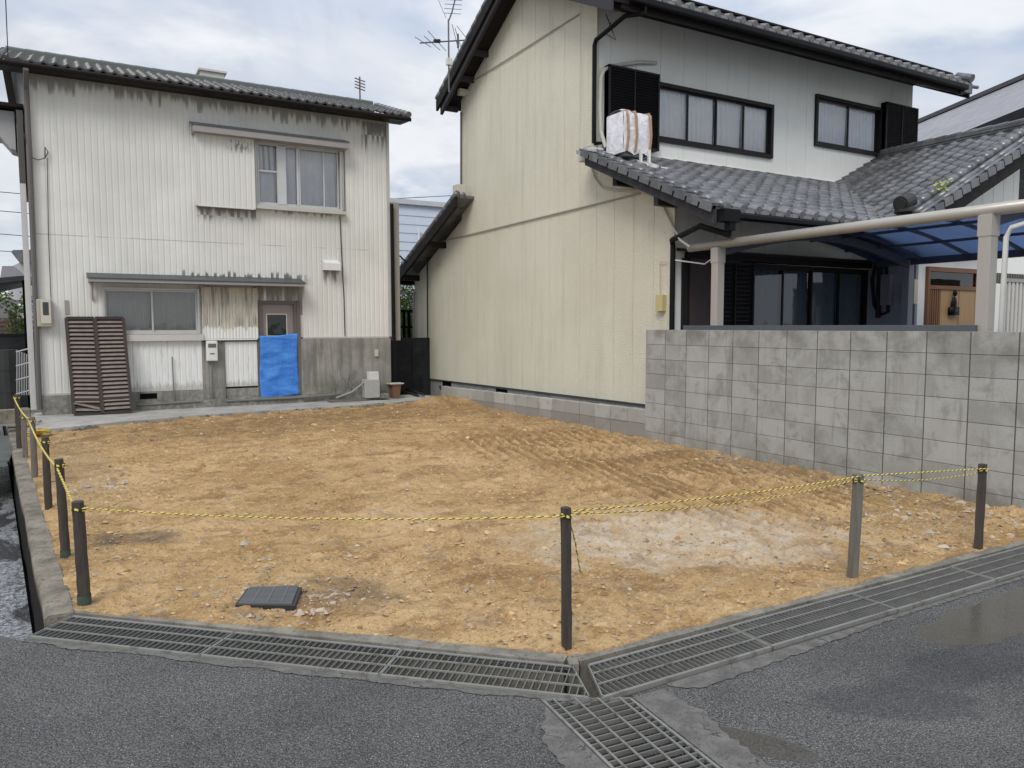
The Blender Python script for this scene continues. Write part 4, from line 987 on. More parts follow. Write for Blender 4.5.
q.poly([(15.1, UY, 2.), (15.1, 17.15, 0), (15.1, 17.15, 3), (15.1, 14.58, 6.2), (15.1, RY, 7.5), (15.1, UY, 6.5)])
q.build('wall', M_cream, H2, label='tall cream panelled gable wall')
# front walls
W1 = (at(655, 83, y=UY).x, 11.02, 4.58, 5.52); W2 = (12.14, 14.08, 4.94, 5.88)
q = MB(); pwall(q, 'x', UY, GX, 15.1, 4.0, 6.62, grooves(.50, .007, .008, .42), [W1, W2])
q.build('wall', M_white, H2, label='off-white upper front wall')
q = MB(); LW = (8.45, 11.30, .3, 2.50)
pwall(q, 'x', DY, GX, 11.35, 0, 3.35, grooves(.50, .007, .008, .42), [(7.42, 11.32, .3, 2.60)])
q.build('wall', M_white, H2, label='shaded lower front wall over the dark windows')
q = MB()
q.box(GX+.012, 7.3, 8.3, 17., -.1, .44); q.box(GX+.05, 11.3, DY+.03, DY+.2, -.1, .3); q.build('foundation', M_foot, H2)
for yv in (9.85, 12.9, 15.4):
    q = MB(); q.box(GX+.004, GX+.014, yv-.22, yv+.22, .24, .38); q.build('vent', M_int, H2)
q = MB(); q.ext([(GX-.02, DY, zbot(DY)), (GX-.02, 17.15, zbot(17.15)), (GX-.02, 17.15, zbot(17.15)-.02), (GX-.02, DY, zbot(DY)-.02)], (.06, 0, 0)); q.build('flashing', simple('dark_flashing', (.06, .06, .058), .5), H2)
# wall cables fixed along the gable
for pts, r in (([(GX-.02, 8.75, 3.49), (GX-.02, 16.35, 3.45)], .012), ([(GX-.02, 10.3, 6.50), (GX-.02, 14.4, 6.47)], .010)):
    q = MB(); q.tube(pts, r, 6); q.build('cable', simple('grey_cable', (.30, .29, .25), .6), H2)
q = MB(); q.tube([at(461, 112, x=GX-.03), at(461, 186, x=GX-.03)], .018, 6); q.build('downpipe', M_pipe_d, H2)
q = MB(); q.tube([at(427, 247, x=GX-.03), at(428, 376, x=GX-.03)], .016, 6); q.build('cable', M_cable, H2)
# --- main roof
VX = 6.75
cosm = 1/sqrt(1+RS*RS); sinm = RS*cosm
q = MB(); ey = 8.93; ez = zmain(ey)
tile_roof(q, (VX, ey, ez), (1, 0, 0), (0, 1/sqrt(1+.478**2), .478/sqrt(1+.478**2)), 33, 14); MR = q.build('roof', M_tile, H2, True)
q = MB(); ey2 = 14.88; tile_roof(q, (VX+33*.265, ey2, zmain(ey2)), (-1, 0, 0), (0, -cosm, sinm), 33, 14, sub=3); q.build('roof_back', M_tile, H2, True)
XR = VX+33*.265
def slab_yz(mb, x, prof, t, w):     # extruded along x by w; prof list of (y,z) top edge; t thickness
    top = [(x, y, z) for y, z in prof]; bot = [(x, y, z-t) for y, z in prof][::-1]
    for i in range(len(prof)-1):
        mb.ext([top[i], top[i+1], (x, prof[i+1][0], prof[i+1][1]-t), (x, prof[i][0], prof[i][1]-t)], (w, 0, 0))
q = MB(); slab_yz(q, VX+.05, [(ey+.03, ez-.07), (RY, RZ-.10), (ey2-.03, zmain(ey2)-.07)], .10, XR-VX-.1); q.build('soffit', M_brown, H2)
q = MB(); slab_yz(q, VX-.03, [(ey, ez-.03), (RY, RZ-.0)], .30, .05); q.build('bargeboard', M_barge, H2)
q = MB(); slab_yz(q, VX-.03, [(RY, RZ-.0), (ey2, zmain(ey2)-.03)], .20, .05); q.build('bargeboard', M_brown, H2)
q = MB(); slab_yz(q, VX+.02, [(RY, RZ-.17), (ey2-.1, zmain(ey2)-.2)], .12, .06); q.build('verge_batten', M_barge, H2)
q = MB(); slab_yz(q, XR-.02, [(ey, ez-.03), (RY, RZ), (ey2, zmain(ey2)-.03)], .26, .05); q.build('bargeboard', M_brown, H2)
q = MB(); q.box(VX, XR, RY-.12, RY+.12, RZ-.05, RZ+.06); roll_tiles(q, (VX, RY, RZ+.08), (XR, RY, RZ+.08), .085, .3); q.build('ridge', M_tile, MR)
for xx_, b_ in ((VX+.03, ey), (XR-.03, ey)):
    q = MB(); roll_tiles(q, (xx_, ey-.02, ez+.03), (xx_, RY, RZ+.03), .075); q.build('verge_tiles', M_tile, MR, True)
q = MB(); roll_tiles(q, (VX+.03, ey2+.02, zmain(ey2)+.03), (VX+.03, RY, RZ+.03), .075); q.build('verge_tiles', M_tile, MR, True)
q = MB(); q.box(XR-.22, XR+.04, ey-.04, ey+.12, ez-.20, ez+.0); q.tube([(XR-.05, ey-.08, ez+.07), (XR-.05, ey+.22, ez+.19)], .08, 12); q.tube([(XR+.05, ey, ez-.05), (XR+.28, ey, ez-.03)], .035, 8); q.build('eave_end_tile', M_tile, MR)
q = MB(); q.box(VX+.3, XR-.15, ey-.09, ey+.02, ez-.16, ez-.06); q.build('gutter', M_black, H2, bevel=.02)
q = MB(); q.box(GX-.0, 15.1, ey+.1, UY-.005, zmain(UY)-.30, zmain(UY)-.27)
q.ext([(GX-.2, ey+.05, ez-.14), (GX-.2, UY, zmain(UY)-.22), (GX-.2, UY, zmain(UY)-.26), (GX-.2, ey+.05, ez-.22)], (XR-GX, 0, 0)); q.build('eave_board', M_brown, H2)
for yy_ in (9.3, 13.4, 14.0, 14.75):
    q = MB(); q.box(VX+.10, GX, yy_-.04, yy_+.04, zmain(yy_)-.30, zmain(yy_)-.2); q.build('purlin_end', M_barge, H2)
q = MB(); a = at(462, 92, x=GX-.12); q.box(GX-.2, GX, a.y-.06, a.y+.06, a.z-.06, a.z+.05); q.build('junction_box', M_beige, H2)
# upper downpipe with the elbow at the eave
q = MB(); hx = 7.20
q.tube([(hx+.12, ey-.02, ez-.14), (hx+.12, ey-.02, ez-.26), at(625, 16, y=9.1), at(596, 40, y=9.76), (7.06, 9.78, at(593, 45, y=9.78).z), (7.06, 9.78, at(592, 143, y=9.78).z)], .035, 8)
q.tube([(7.06, 9.78, at(592, 143, y=9.78).z), (7.20, 9.7, at(592, 143, y=9.78).z-.0), (7.20, 9.7, 4.12)], .035, 8); q.build('downpipe', M_black, H2)
q = MB(); q.tube([at(606, 14, y=9.7), at(612, 30, y=9.75), at(616, 40, y=9.8), at(606, 34, y=9.8), at(611, 22, y=9.75)], .008, 5); q.build('cable', M_cable, H2)
# --- front lean-to roof
fc = 1/sqrt(1+.45**2); fs = .45*fc; fy = 6.86; fz = zfront(fy)+.06
q = MB(); ncf = int((UY-fy)/(.235*fc))
tile_roof(q, (VX, fy, fz), (1, 0, 0), (0, fc, fs), 24, ncf); FR = q.build('lean_to_roof', M_tile, H2, True)
FXE = 10.75
q = MB(); slab_yz(q, VX+.03, [(fy+.03, fz-.04), (UY, zfront(UY)-.02)], .06, 5.9); q.build('lean_to_soffit', M_soffit, H2)
q = MB(); slab_yz(q, VX-.02, [(fy+.0, fz-.02), (UY-.3, zfront(UY-.3)-.0)], .17, .05); q.build('bargeboard', M_barge, H2)
q = MB(); a0, b0 = Vector((VX+.0, fy-.02, fz+.03)), Vector((VX+.0, UY-.25, zfront(UY-.25)+.05)); kk = 12
for i in range(kk):
    p = a0.lerp(b0, i/kk); r_2 = a0.lerp(b0, (i+1)/kk)
    q.beam(p+Vector((-.02, 0, .005)), r_2+Vector((-.02, .0, -.012)), .14, .035); q.beam(p+Vector((-.085, 0, -.045)), r_2+Vector((-.085, -.03, -.065)), .012, .09)
q.build('verge_tiles', M_tile, FR)
q = MB(); roll_tiles(q, (VX+.12, fy-.02, fz+.03), (VX+.12, UY-.2, zfront(UY-.2)+.05), .055); q.build('verge_roll', M_tile, FR, True)
q = MB(); a = at(588, 152, x=VX); q.tube([(VX-.05, a.y, a.z), (VX+.25, a.y, a.z+.02)], .07, 10); q.box(VX-.0, VX+.3, a.y-.1, a.y+.25, a.z-.1, a.z+.02); q.build('verge_cap', simple('pale_mortar', (.42, .42, .40), .8), FR)
q = MB(); q.box(VX+.27, FXE, fy-.10, fy+.0, fz-.13, fz-.05); q.build('gutter', M_black, H2, bevel=.02)
for t_ in (8.0, 8.9):
    q = MB(); q.box(VX+.04, GX, t_-.045, t_+.045, zfront(t_)-.27, zfront(t_)-.12); q.build('purlin_end', M_barge if t_ < 8.5 else M_brown, H2)
q = MB(); q.box(GX-.05, 13.2, UY-.03, UY-.001, 4.26, 4.33); q.build('flashing', M_white, H2)
q = MB(); hc = at(716, 208, y=fy-.08)
q.box(VX+.02, VX+.27, fy-.13, fy+.0, fz-.17, fz-.02); q.box(VX+.13, VX+.22, fy-.11, fy-.02, fz-.27, fz-.16); q.build('gutter_end', M_black, H2)
q = MB(); q.tube([(VX+.17, fy-.06, fz-.2), (VX+.17, fy-.06, fz-.32), at(700, 226, y=7.25), at(672, 240, y=7.95), (7.08, 7.98, at(667, 245, y=7.98).z), (7.08, 7.98, .3)], .038, 8); q.build('downpipe', M_black, H2)
for (yy2, zz2, x0_, n_, par_, pit) in ((ey, ez, VX+.13, 32, MR, .265), (fy, fz, VX+.16, 14, FR, .265)):
    q = MB()
    for i in range(n_):
        xx2 = x0_+i*pit; q.tube([(xx2, yy2-.035, zz2+.012), (xx2, yy2+.10, zz2+.055)], .052, 9)
        q.box(xx2+.04, xx2+pit-.04, yy2-.012, yy2+.02, zz2-.03, zz2+.015)
    q.build('eave_tiles', M_eave, par_, True if 0 else False)
# --- lower back roof
q = MB(); by = 17.5; bz = zback(by)
slab_yz(q, VX, [(14.0, zback(14.0)), (by, bz)], .05, 8.5); q.build('lean_to_roof', M_tile, H2)
q = MB(); slab_yz(q, VX-.03, [(14.0, zback(14.0)-.04), (by, bz-.04)], .20, .06); q.build('bargeboard', M_brown, H2)
q = MB(); roll_tiles(q, (VX+.02, by, bz+.03), (VX+.02, 14.0, zback(14.0)+.03), .07); roll_tiles(q, (VX+.16, by, bz+.02), (VX+.16, 14.0, zback(14.0)+.02), .05); q.build('verge_tiles', M_tile, H2, True)
q = MB(); a = at(457, 190, x=VX+.1); q.box(VX+.05, VX+.25, a.y-.12, a.y+.10, a.z-.12, a.z+.10); q.build('vent_box', M_beige, H2, bevel=.01)
q = MB(); q.tube([(VX, by+.0, bz-.1), (15, by+.0, bz-.1)], .05, 8); q.build('gutter', M_black, H2)
q = MB(); q.tube([(6.9, by+.02, bz-.12), (6.9, by, bz-.35), at(414, 292, x=7.1), at(414, 375, x=7.1)], .03, 8); q.build('downpipe', M_pipe_g, H2)
for yy_ in (15.4, 16.9):
    q = MB(); q.box(VX+.02, GX, yy_-.05, yy_+.05, zback(yy_)-.33, zback(yy_)-.2); q.build('purlin_end', M_brown, H2)
# upstairs windows
F = window(H2, 'window', W1[0], W1[1], W1[2], W1[3], UY, 4, M_bronze, M_glass, M_curt, .06, .05, seed=20)
F = window(H2, 'window', W2[0], W2[1], W2[2], W2[3], UY, 2, M_bronze, M_glass, M_curt, .06, .05, seed=33)
def louvre_box(x0, x1, z0, z1, y=UY, mt=M_shutter, n=26, proud=.13):
    q = MB(); q.box(x0, x1, y-proud+.03, y, z0, z1); q.box(x0-.0, x0+.03, y-proud, y-.0, z0, z1); q.box(x1-.03, x1, y-proud, y, z0, z1); q.box((x0+x1)/2-.012, (x0+x1)/2+.012, y-proud-.002, y-proud+.02, z0, z1)
    q.box(x0, x1, y-proud, y, z1-.03, z1+.001); q.box(x0, x1, y-proud, y, z0-.001, z0+.03); S_ = q.build('shutter_box', M_bronze, H2)
    q = MB()
    for i in range(n):
        z = z0+.04+(z1-z0-.08)*(i+.5)/n; q.beam((x0+.03, y-proud+.015, z), (x1-.03, y-proud+.015, z), .02, (z1-z0)/n*.55, (0, -.7, 1))
    q.build('louvres', mt, S_)
louvre_box(7.30, W1[0]-.005, 4.40, 5.60)
louvre_box(W2[1]+.01, 15.12, 4.90, 5.99)
# ground floor: dark shutter and glazed doors
y = DY
q = MB(); q.box(7.35, 11.32, y-.10, y+.05, 2.52, 2.60); q.box(7.30, 7.42, y-.03, y+.05, .3, 2.52); q.build('lintel', M_bronze, H2)
q = MB(); q.box(7.42, 7.85, y-.05, y+.05, .3, 2.52); q.build('door_panel', simple('dark_maroon_panel', (.045, .028, .028), .5), H2)
louvre_box(7.86, 8.62, .35, 2.50, y, M_shutter, 34, .10)
F = window(H2, 'glazed_door', 8.63, 11.31, .32, 2.50, y, 4, M_bronze, M_glassd, M_curt, .05, .03, seed=41)
q = MB(); q.ext([(7.2, y, 2.66), (7.2, y-.35, 2.60), (7.2, y-.35, 2.57), (7.2, y, 2.62)], (4.1, 0, 0)); q.build('canopy', M_bronze, H2)
# conduit and hoses from the rooftop unit
q = MB(); q.tube([at(656, 63, y=UY-.03), at(640, 62, y=UY-.06), at(612, 66, y=UY-.07), at(604, 70, y=UY-.07), at(601, 78, y=UY-.07), at(600, 110, y=UY-.07), at(601, 132, y=UY-.1), at(606, 148, y=UY-.3)], .03, 8); q.build('hose', simple('aircon_hose', (.46, .45, .40), .6), H2)
q = MB(); q.tube([at(592, 168, x=GX-.04), at(595, 178, x=GX-.04), at(602, 187, x=GX-.04), at(618, 190, x=GX-.04), at(640, 190, x=GX-.04), at(655, 197, x=GX-.04), at(664, 208, x=GX-.04), at(672, 224, x=GX-.06), at(680, 240, y=7.7), at(690, 247, y=7.5)], .016, 7); q.build('conduit', simple('conduit_beige', (.38, .36, .31), .6), H2)
q = MB(); a, b = at(658, 295, x=GX-.05), at(662, 311, x=GX-.05); q.box(GX-.07, GX, b.y-.03, a.y+.03, b.z, a.z); q.tube([at(660, 262, x=GX-.03), at(660, 296, x=GX-.03)], .006, 5); q.tube([at(660, 262, x=GX-.03), at(667, 262, x=GX-.03)], .006, 5); q.build('doorbell_box', simple('yellowed_plastic', (.50, .42, .20), .5), H2)

# --- entrance wing with its own gable
WY, EX, EZ, RXW = 6.62, 10.45, 3.16, 14.08
wz = lambda x: EZ+.488*(x-EX)
wc = 1/sqrt(1+.488**2)
q = MB(); nw = 15; ncw = int((RXW-EX)/(.235*wc))
tile_roof(q, (EX, WY+nw*.265-.0, EZ), (0, -1, 0), (wc, 0, .488*wc), nw, ncw, sub=8); WR = q.build('wing_roof', M_tile, H2, True)
q = MB(); q.poly([(RXW, WY, wz(RXW)), (RXW, 10.5, wz(RXW)), (18, 10.5, wz(RXW)-1.85), (18, WY, wz(RXW)-1.85)]); q.build('wing_roof_back', M_tile, H2)
q = MB(); rz_ = wz(RXW)-.12
for k in range(4): q.box(RXW-.15+.012*k, RXW+.15-.012*k, WY, UY-.02, rz_+k*.048, rz_+k*.048+.02); q.box(RXW-.12+.012*k, RXW+.12-.012*k, WY, UY-.02, rz_+k*.048+.02, rz_+k*.048+.048)
roll_tiles(q, (RXW, WY, rz_+.215), (RXW, UY-.02, rz_+.215), .06, .26, 10, .78); q.build('ridge', M_tile, WR)
q = MB()     # verge: fat roll tiles, then the stepped edge tiles
roll_tiles(q, (EX+.12, WY+.26, wz(EX+.1)+.05), (RXW-.1, WY+.26, wz(RXW-.1)+.06), .095, .26); q.build('verge_roll', M_tile, WR, True)
q = MB(); roll_tiles(q, (EX-.02, WY+.07, wz(EX)+.02), (RXW-.1, WY+.07, wz(RXW-.1)+.03), .055, .6); roll_tiles(q, (EX-.02, WY+.0, wz(EX)-.0), (RXW-.1, WY+.0, wz(RXW-.1)+.0), .04, .6); q.build('verge_roll', M_tile, WR, True)
q = MB(); kk = 17; a0, b0 = Vector((EX, WY-.06, wz(EX)-.05)), Vector((RXW, WY-.06, wz(RXW)-.05))
for i in range(kk):
    p = a0.lerp(b0, i/kk); r_2 = a0.lerp(b0, (i+.93)/kk); q.beam(p+Vector((0, 0, .015)), r_2+Vector((0, 0, -.01)), .03, .11)
q.build('verge_tiles', M_tile, WR)
q = MB(); q.ext([(EX+.05, WY+.0, wz(EX+.05)-.12), (RXW, WY+.0, wz(RXW)-.12), (RXW, WY+.0, wz(RXW)-.36), (EX+.05, WY+.0, wz(EX+.05)-.32)], (0, .05, 0)); q.build('bargeboard', M_brown, H2)
q = MB(); q.ext([(EX+.05, WY+.05, wz(EX+.05)-.10), (RXW, WY+.05, wz(RXW)-.10), (RXW, WY+.05, wz(RXW)-.14), (EX+.05, WY+.05, wz(EX+.05)-.14)], (0, 3., 0)); q.build('wing_soffit', M_soffit, H2)
q = MB(); q.box(EX-.1, EX+.01, WY, 7.0, EZ-.14, EZ-.03); q.build('gutter', M_black, H2)
# ornamental end tile at the eave corner
q = MB(); c = Vector((EX+.10, WY+.28, wz(EX+.1)+.06)); q.tube([c+Vector((-.16, 0, .06)), c+Vector((.05, 0, .13))], .12, 14); q.tube([c+Vector((-.18, 0, .06)), c+Vector((-.165, 0, .065))], .085, 14)
q.sphere(c+Vector((-.02, 0, -.02)), .15, 10, (1, 1.2, .5)); q.build('eave_end_tile', simple('dark_tile', (.035, .034, .033), .6), WR)
wfy = 7.2; wx = 11.35
q = MB(); q.box(wx, 16, wfy, wfy+.1, 0, 3.35)
pwall(q, 'x', wfy-.002, 11.0, RXW, 3.0, lambda x: wz(x)-.13, grooves(.30, .012, .012, .1)); q.box(wx, wx+.1, wfy+.1, DY, 0, 3.2)
dxa, dxb = at(925, 285, y=wfy).x, at(977, 285, y=wfy).x
DW = q.build('wall', M_white, H2, label='white gable wall of the entrance wing')
q = MB(); q.box(wx-.06, wx-.005, wfy, DY, 0, 3.0); q.build('side_wall', simple('blue_grey_wall', (.23, .25, .30), .7), H2)
q = MB(); zt_ = at(950, 268, y=wfy).z; zm = at(950, 288, y=wfy).z
for b_ in ((dxa, dxa+.06, 0, zt_), (dxb-.06, dxb, 0, zt_), (dxa+.06, dxb-.06, zt_-.07, zt_), (dxa+.06, dxb-.06, zm-.03, zm+.03)): q.box(b_[0], b_[1], wfy-.05, wfy, b_[2], b_[3])
q.build('door_frame', M_woodr, H2)
q = MB(); xs_ = at(939, 300, y=wfy).x; q.box(xs_, dxb-.06, wfy-.03, wfy-.002, .1, zm-.03); ED = q.build('front_door', M_wood, H2)
q = MB(); xm = (xs_+dxb-.06)/2; q.box(xm-.006, xm+.006, wfy-.034, wfy-.0301, .1, zm-.03); q.build('door_joint', M_woodr, ED)
q = MB(); a = at(956, 305, y=wfy-.1); q.sphere((a.x, wfy-.07, a.z), .10, 10, (.7, .3, 1.4)); q.sphere((a.x, wfy-.08, a.z+.19), .055, 8, (1, .5, 1)); q.box(a.x-.12, a.x+.12, wfy-.09, wfy-.05, a.z-.16, a.z-.03); q.build('door_ornament', M_black, ED, True)
q = MB()
for i in range(5): x = dxa+.09+i*(xs_-dxa-.1)/5; q.box(x, x+.03, wfy-.04, wfy-.01, .1, zm-.03)
q.build('door_slats', M_woodr, ED)
q = MB(); q.box(dxa+.06, xs_, wfy-.008, wfy-.003, .1, zm-.03); q.box(dxa+.06, dxb-.06, wfy-.008, wfy-.003, zm+.03, zt_-.07); q.build('pane', M_glassd, ED)
q = MB(); q.box(dxa+.06, xs_, wfy-.0028, wfy-.001, .1, zm-.03); q.box(dxa+.06, dxb-.06, wfy-.0028, wfy-.001, zm+.03, zt_-.07); q.build('reveal', M_int, ED)
q = MB(); a, b = at(905, 280, x=wx-.12), at(915, 304, x=wx-.12); q.box(wx-.15, wx-.06, b.y, a.y, b.z, a.z); q.build('porch_lamp', simple('frosted_lamp', (.55, .52, .40), .3), H2, bevel=.01)
q = MB(); a, b = at(884, 275, x=wx-.1), at(892, 305, x=wx-.1); q.box(wx-.18, wx-.062, b.y, a.y, b.z, a.z); q.build('meter_box', simple('grey_box', (.18, .18, .19), .5), H2)
q = MB(); q.tube([at(876, 262, x=wx-.1), at(872, 280, x=wx-.1), at(874, 305, x=wx-.1), at(880, 315, x=wx-.1), at(888, 312, x=wx-.1), at(886, 262, x=wx-.1)], .025, 7); q.tube([at(880, 262, x=wx-.12), at(878, 318, x=wx-.12)], .04, 7); q.build('hose', M_black, H2)

# small weeds growing on the wing roof
q = MB(); a = Vector((11.15, WY+.12, wz(11.15)+.05))
for i in range(60):
    c = a+Vector((random.gauss(0, .09), random.gauss(0, .05), random.uniform(0, .16))); d = Vector((random.uniform(-1, 1), random.uniform(-1, 1), random.uniform(0, 1))).normalized()*.035; e = d.orthogonal().normalized()*.014; q.poly([c-d, c+e, c+d, c-e])
o = q.build('weed', simple('yellow_green_weed', (.36, .40, .10), .7)); tag(origin_to(o, a), 'yellow-green weed sprouting from the tiles of the entrance roof edge', 'weed')

# --- wrapped air-conditioner standing on the lean-to roof
ax, ay = 7.78, 9.25; az = zfront(ay)+.08
r_ = thing('air_conditioner', 'outdoor air-conditioning unit wrapped in white sheet with brown straps on the tiled roof', 'air conditioner', (ax, ay, az))
a, b = at(608, 118, y=9.35), at(650, 158, y=9.0)
x0, x1, z0, z1 = a.x, b.x, b.z, a.z+.02
q = MB(); nx, nz = 14, 12
def bag(face):
    P = np.zeros((nx, nz, 3))
    for i in range(nx):
        for j in range(nz):
            uu, vv = i/(nx-1), j/(nz-1)
            bul = .015*sin(pi*uu)*sin(pi*vv)+.008*sin(uu*9+vv*5)*sin(vv*6)
            zt2 = z1-.012*abs(sin(uu*4+.4))+.03*(1 if .1 < uu < .3 else 0)
            sag_ = z0+.05*abs(sin(uu*6.3+.6))
            if face == 0: P[i, j] = (x0+(x1-x0)*uu, 8.98-bul, sag_+(zt2-sag_)*vv)
            elif face == 1: P[i, j] = (x0+(x1-x0)*uu, 9.38+bul, sag_+(zt2-sag_)*vv)
            elif face == 2: P[i, j] = (x0-bul, 8.98+.4*uu, z0+.03+(z1-.03-z0)*vv)
            elif face == 3: P[i, j] = (x1+bul, 8.98+.4*uu, z0+.03+(z1-.03-z0)*vv)
            else: P[i, j] = (x0+(x1-x0)*uu, 8.98+.4*vv, z1-.012*abs(sin(uu*4+.4))+.05*sin(pi*vv)+(.03 if .1 < uu < .3 else 0))
    return P
for f in range(5): q.grid(bag(f))
q.build('cover', M_wrap, r_, True)
for t in (.12, .42, .93):
    q = MB(); x = x0+(x1-x0)*t; q.tube([(x-.01, 8.965, z0+.05), (x, 8.945, z0+.2), (x, 8.935, (z0+z1)/2), (x, 8.955, z1-.06), (x, 8.99, z1+.01), (x, 9.15, z1+.03), (x, 9.38, z1-.0)], .02, 6); q.build('strap', M_strap, r_)
q = MB()
for x in (x0+.30, x1-.06):
    for yy_ in (8.95, 9.38): q.beam((x, yy_, zfront(yy_)+.03), (x, yy_, z0+.1), .035, .035, (1, 0, 0))
    q.beam((x, 8.75, zfront(8.8)+.07), (x, 9.45, zfront(9.4)+.09), .04, .04)
q.beam((x0+.2, 8.80, zfront(8.8)+.07), (x1+.15, 8.80, zfront(8.8)+.07), .04, .04); q.beam((x0+.1, 9.0, z0+.08), (x1, 9.0, z0+.08), .03, .03)
q.build('stand', M_whiteplastic, r_)
q = MB(); q.box(x0+.08, x1-.08, 9.05, 9.32, z0+.0, z1-.08); q.build('casing', simple('casing', (.3, .3, .3), .5), r_)

# --- carport
CP = thing('carport', 'beige aluminium carport with arched blue translucent roof behind the block wall', 'carport', (9, 6, 0))
cx0, cx1, cya, cyb, cz = 7.05, 10.95, 2.6, 7.62, 2.60
q = MB(); q.tube([(cx0, cya, cz+.01), (cx0, cyb, cz+.01)], .055, 12); q.build('gutter_beam', M_carport, CP, True)
q = MB(); q.box(cx1-.04, cx1+.04, cya, cyb, cz-.10, cz); q.build('rear_beam', M_purlin, CP)
arc = lambda t: cz-.03+.30*sin(pi*t)
for (x, y_) in ((cx0, 7.11), (cx0, 3.84), (cx1, 7.11), (cx1, 3.84)):
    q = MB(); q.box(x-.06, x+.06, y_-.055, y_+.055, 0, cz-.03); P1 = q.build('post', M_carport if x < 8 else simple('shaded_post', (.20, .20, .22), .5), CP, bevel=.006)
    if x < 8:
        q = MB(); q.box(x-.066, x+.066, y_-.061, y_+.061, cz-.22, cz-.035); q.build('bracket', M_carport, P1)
for y_ in (7.11, 3.84):
    pts = [(cx0+(cx1-cx0)*t, y_, arc(t)-.06) for t in np.linspace(0, 1, 17)]
    q = MB()
    for a, b in zip(pts[:-1], pts[1:]): q.beam(a, b, .06, .11)
    q.build('arch_beam', simple('arch_beam', (.075, .08, .10), .45), CP)
for k, y_ in enumerate(np.arange(cya+.1, cyb, .70)):
    q = MB(); pts = [(cx0+(cx1-cx0)*t, y_, arc(t)+.0) for t in np.linspace(0, 1, 13)]
    for a, b in zip(pts[:-1], pts[1:]): q.beam(a, b, .045, .035)
    q.build('rib', M_purlin, CP)
for t in (.2, .4, .6, .8):
    q = MB(); q.beam((cx0+(cx1-cx0)*t, cya, arc(t)-.03), (cx0+(cx1-cx0)*t, cyb, arc(t)-.03), .04, .035); q.build('purlin', M_purlin, CP)
q = MB(); P = np.zeros((17, 2, 3))
for i, t in enumerate(np.linspace(.012, 1, 17)): P[i, 0] = (cx0+(cx1-cx0)*t, cya, arc(t)+.021); P[i, 1] = (cx0+(cx1-cx0)*t, cyb, arc(t)+.021)
q.grid(P); o = q.build('roof_panel', M_poly, CP, True); sm = o.modifiers.new('t', 'SOLIDIFY'); sm.thickness = .004
q = MB(); a = at(1003, 222, x=cx0+.02); q.tube([(cx0, 3.45, cz-.02), (cx0, 3.45, cz-.12), (cx0+.02, 3.66, cz-.16), (cx0+.02, 3.70, cz-.24), (cx0+.02, 3.72, .1)], .022, 10); q.build('downpipe', M_whiteplastic, CP, True)
q = MB(); q.tube([(7.1, 7.95, 2.48), (7.2, 7.5, 2.40), (7.05, 7.17, 2.46)], .010, 5); q.build('cable', M_whiteplastic, CP)

# --- concrete block walls
def blockwall(name, label, x, y1, y0, ztop, zbot, th, mt, bl=.4, bh=.2, pil=True):
    root = thing(name, label, 'wall', (x+th/2, (y0+y1)/2, 0))
    q = MB(); q.box(x+.006, x+th-.006, y0+.002, y1-.002, zbot, ztop-.004); q.build('mortar', M_joint, root)
    q = MB(); n = round((y1-y0)/bl); r = int(math.ceil((ztop-zbot)/bh)); jv, jh = .0060, .0022
    for i in range(n):
        for k in range(r):
            a, b = y1-(i+1)*bl+jv, y1-i*bl-jv; zt_, zb_ = ztop-k*bh-(jh if k else 0), ztop-(k+1)*bh+jh
            if i == 0: b = y1
            dx = random.uniform(-.0012, .0012); q.box(x+dx, x+th-dx, a, b, zb_, zt_)
    q.build('blocks', mt, root, bevel=.0025)
    return root
blockwall('block_wall', 'tall grey concrete block wall along the right side of the lot', 6.848, 8.24, 3.04, 1.542, -.26, .12, M_block)
q = MB(); q.box(6.95, 7.0, at(975, 328, x=6.95).y, at(683, 328, x=6.95).y, 1.54, 1.60); o = q.build('rail', simple('dark_aluminium_rail', (.10, .11, .12), .4, .3), None, bevel=.004)
a = (6.975, 5.4, 1.54); tag(origin_to(o, a), 'dark metal rail lying along the top of the tall block wall', 'rail')
# low wall follows the falling ground
LWR = thing('low_block_wall', 'low two-course concrete block wall at the foot of the cream gable', 'wall', (6.9, 11.5, 0))
q = MB(); q2 = MB(); y = 8.236; i = 0
while y > 0 and y < 14.9:
    z_t = .43-.0195*(y-8.24); yb2 = y+.4
    for k in range(3):
        q.box(6.85+random.uniform(-.003, .003), 6.965, y+.005, yb2-.005, z_t-(k+1)*.2+.004, z_t-k*.2)
    y = yb2
q2.ext([(6.858, 8.236, .42), (6.858, y, .42-.0195*(y-8.24)), (6.858, y, -.3), (6.858, 8.236, -.3)], (.1, 0, 0)); q2.build('mortar', M_joint, LWR)
def f_lowb(g):
    P = g.pos(); S = g.sep(P); w = g.white(g.comb(g.m('FLOOR', g.m('DIVIDE', g.sub(8.236, S[1]), .4)), 0., 0.)); zt = g.sub(.43, g.mul(g.sub(S[1], 8.24), .0195))
    n = g.noise(P, 5, 5, .65); top = g.ss(g.sub(zt, S[2]), .17, .20)
    col = g.mix(w, (.30, .29, .27), (.44, .43, .40)); col = g.mix(g.mul(top, .6), col, (.20, .185, .16)); col = g.mix(g.mul(g.ss(n, .5, .7), .45), col, (.19, .175, .15))
    return {'Base Color': col, 'Roughness': .92, 'Normal': g.bump(g.noise(P, 70, 4), .5, .005)}
q.build('blocks', mat('low_block', f_lowb), LWR, bevel=.004)
q = MB(); q.tube([(7.03, 10.6, .33), (7.03, 15.5, .25)], .022, 8); q.tube([(7.08, 12.5, .27), (7.05, 15.5, .2)], .02, 8); o = q.build('drain_pipe', M_cable); tag(origin_to(o, (7.03, 12, .3)), 'dark pipes lying between the low block wall and the cream house', 'pipe')
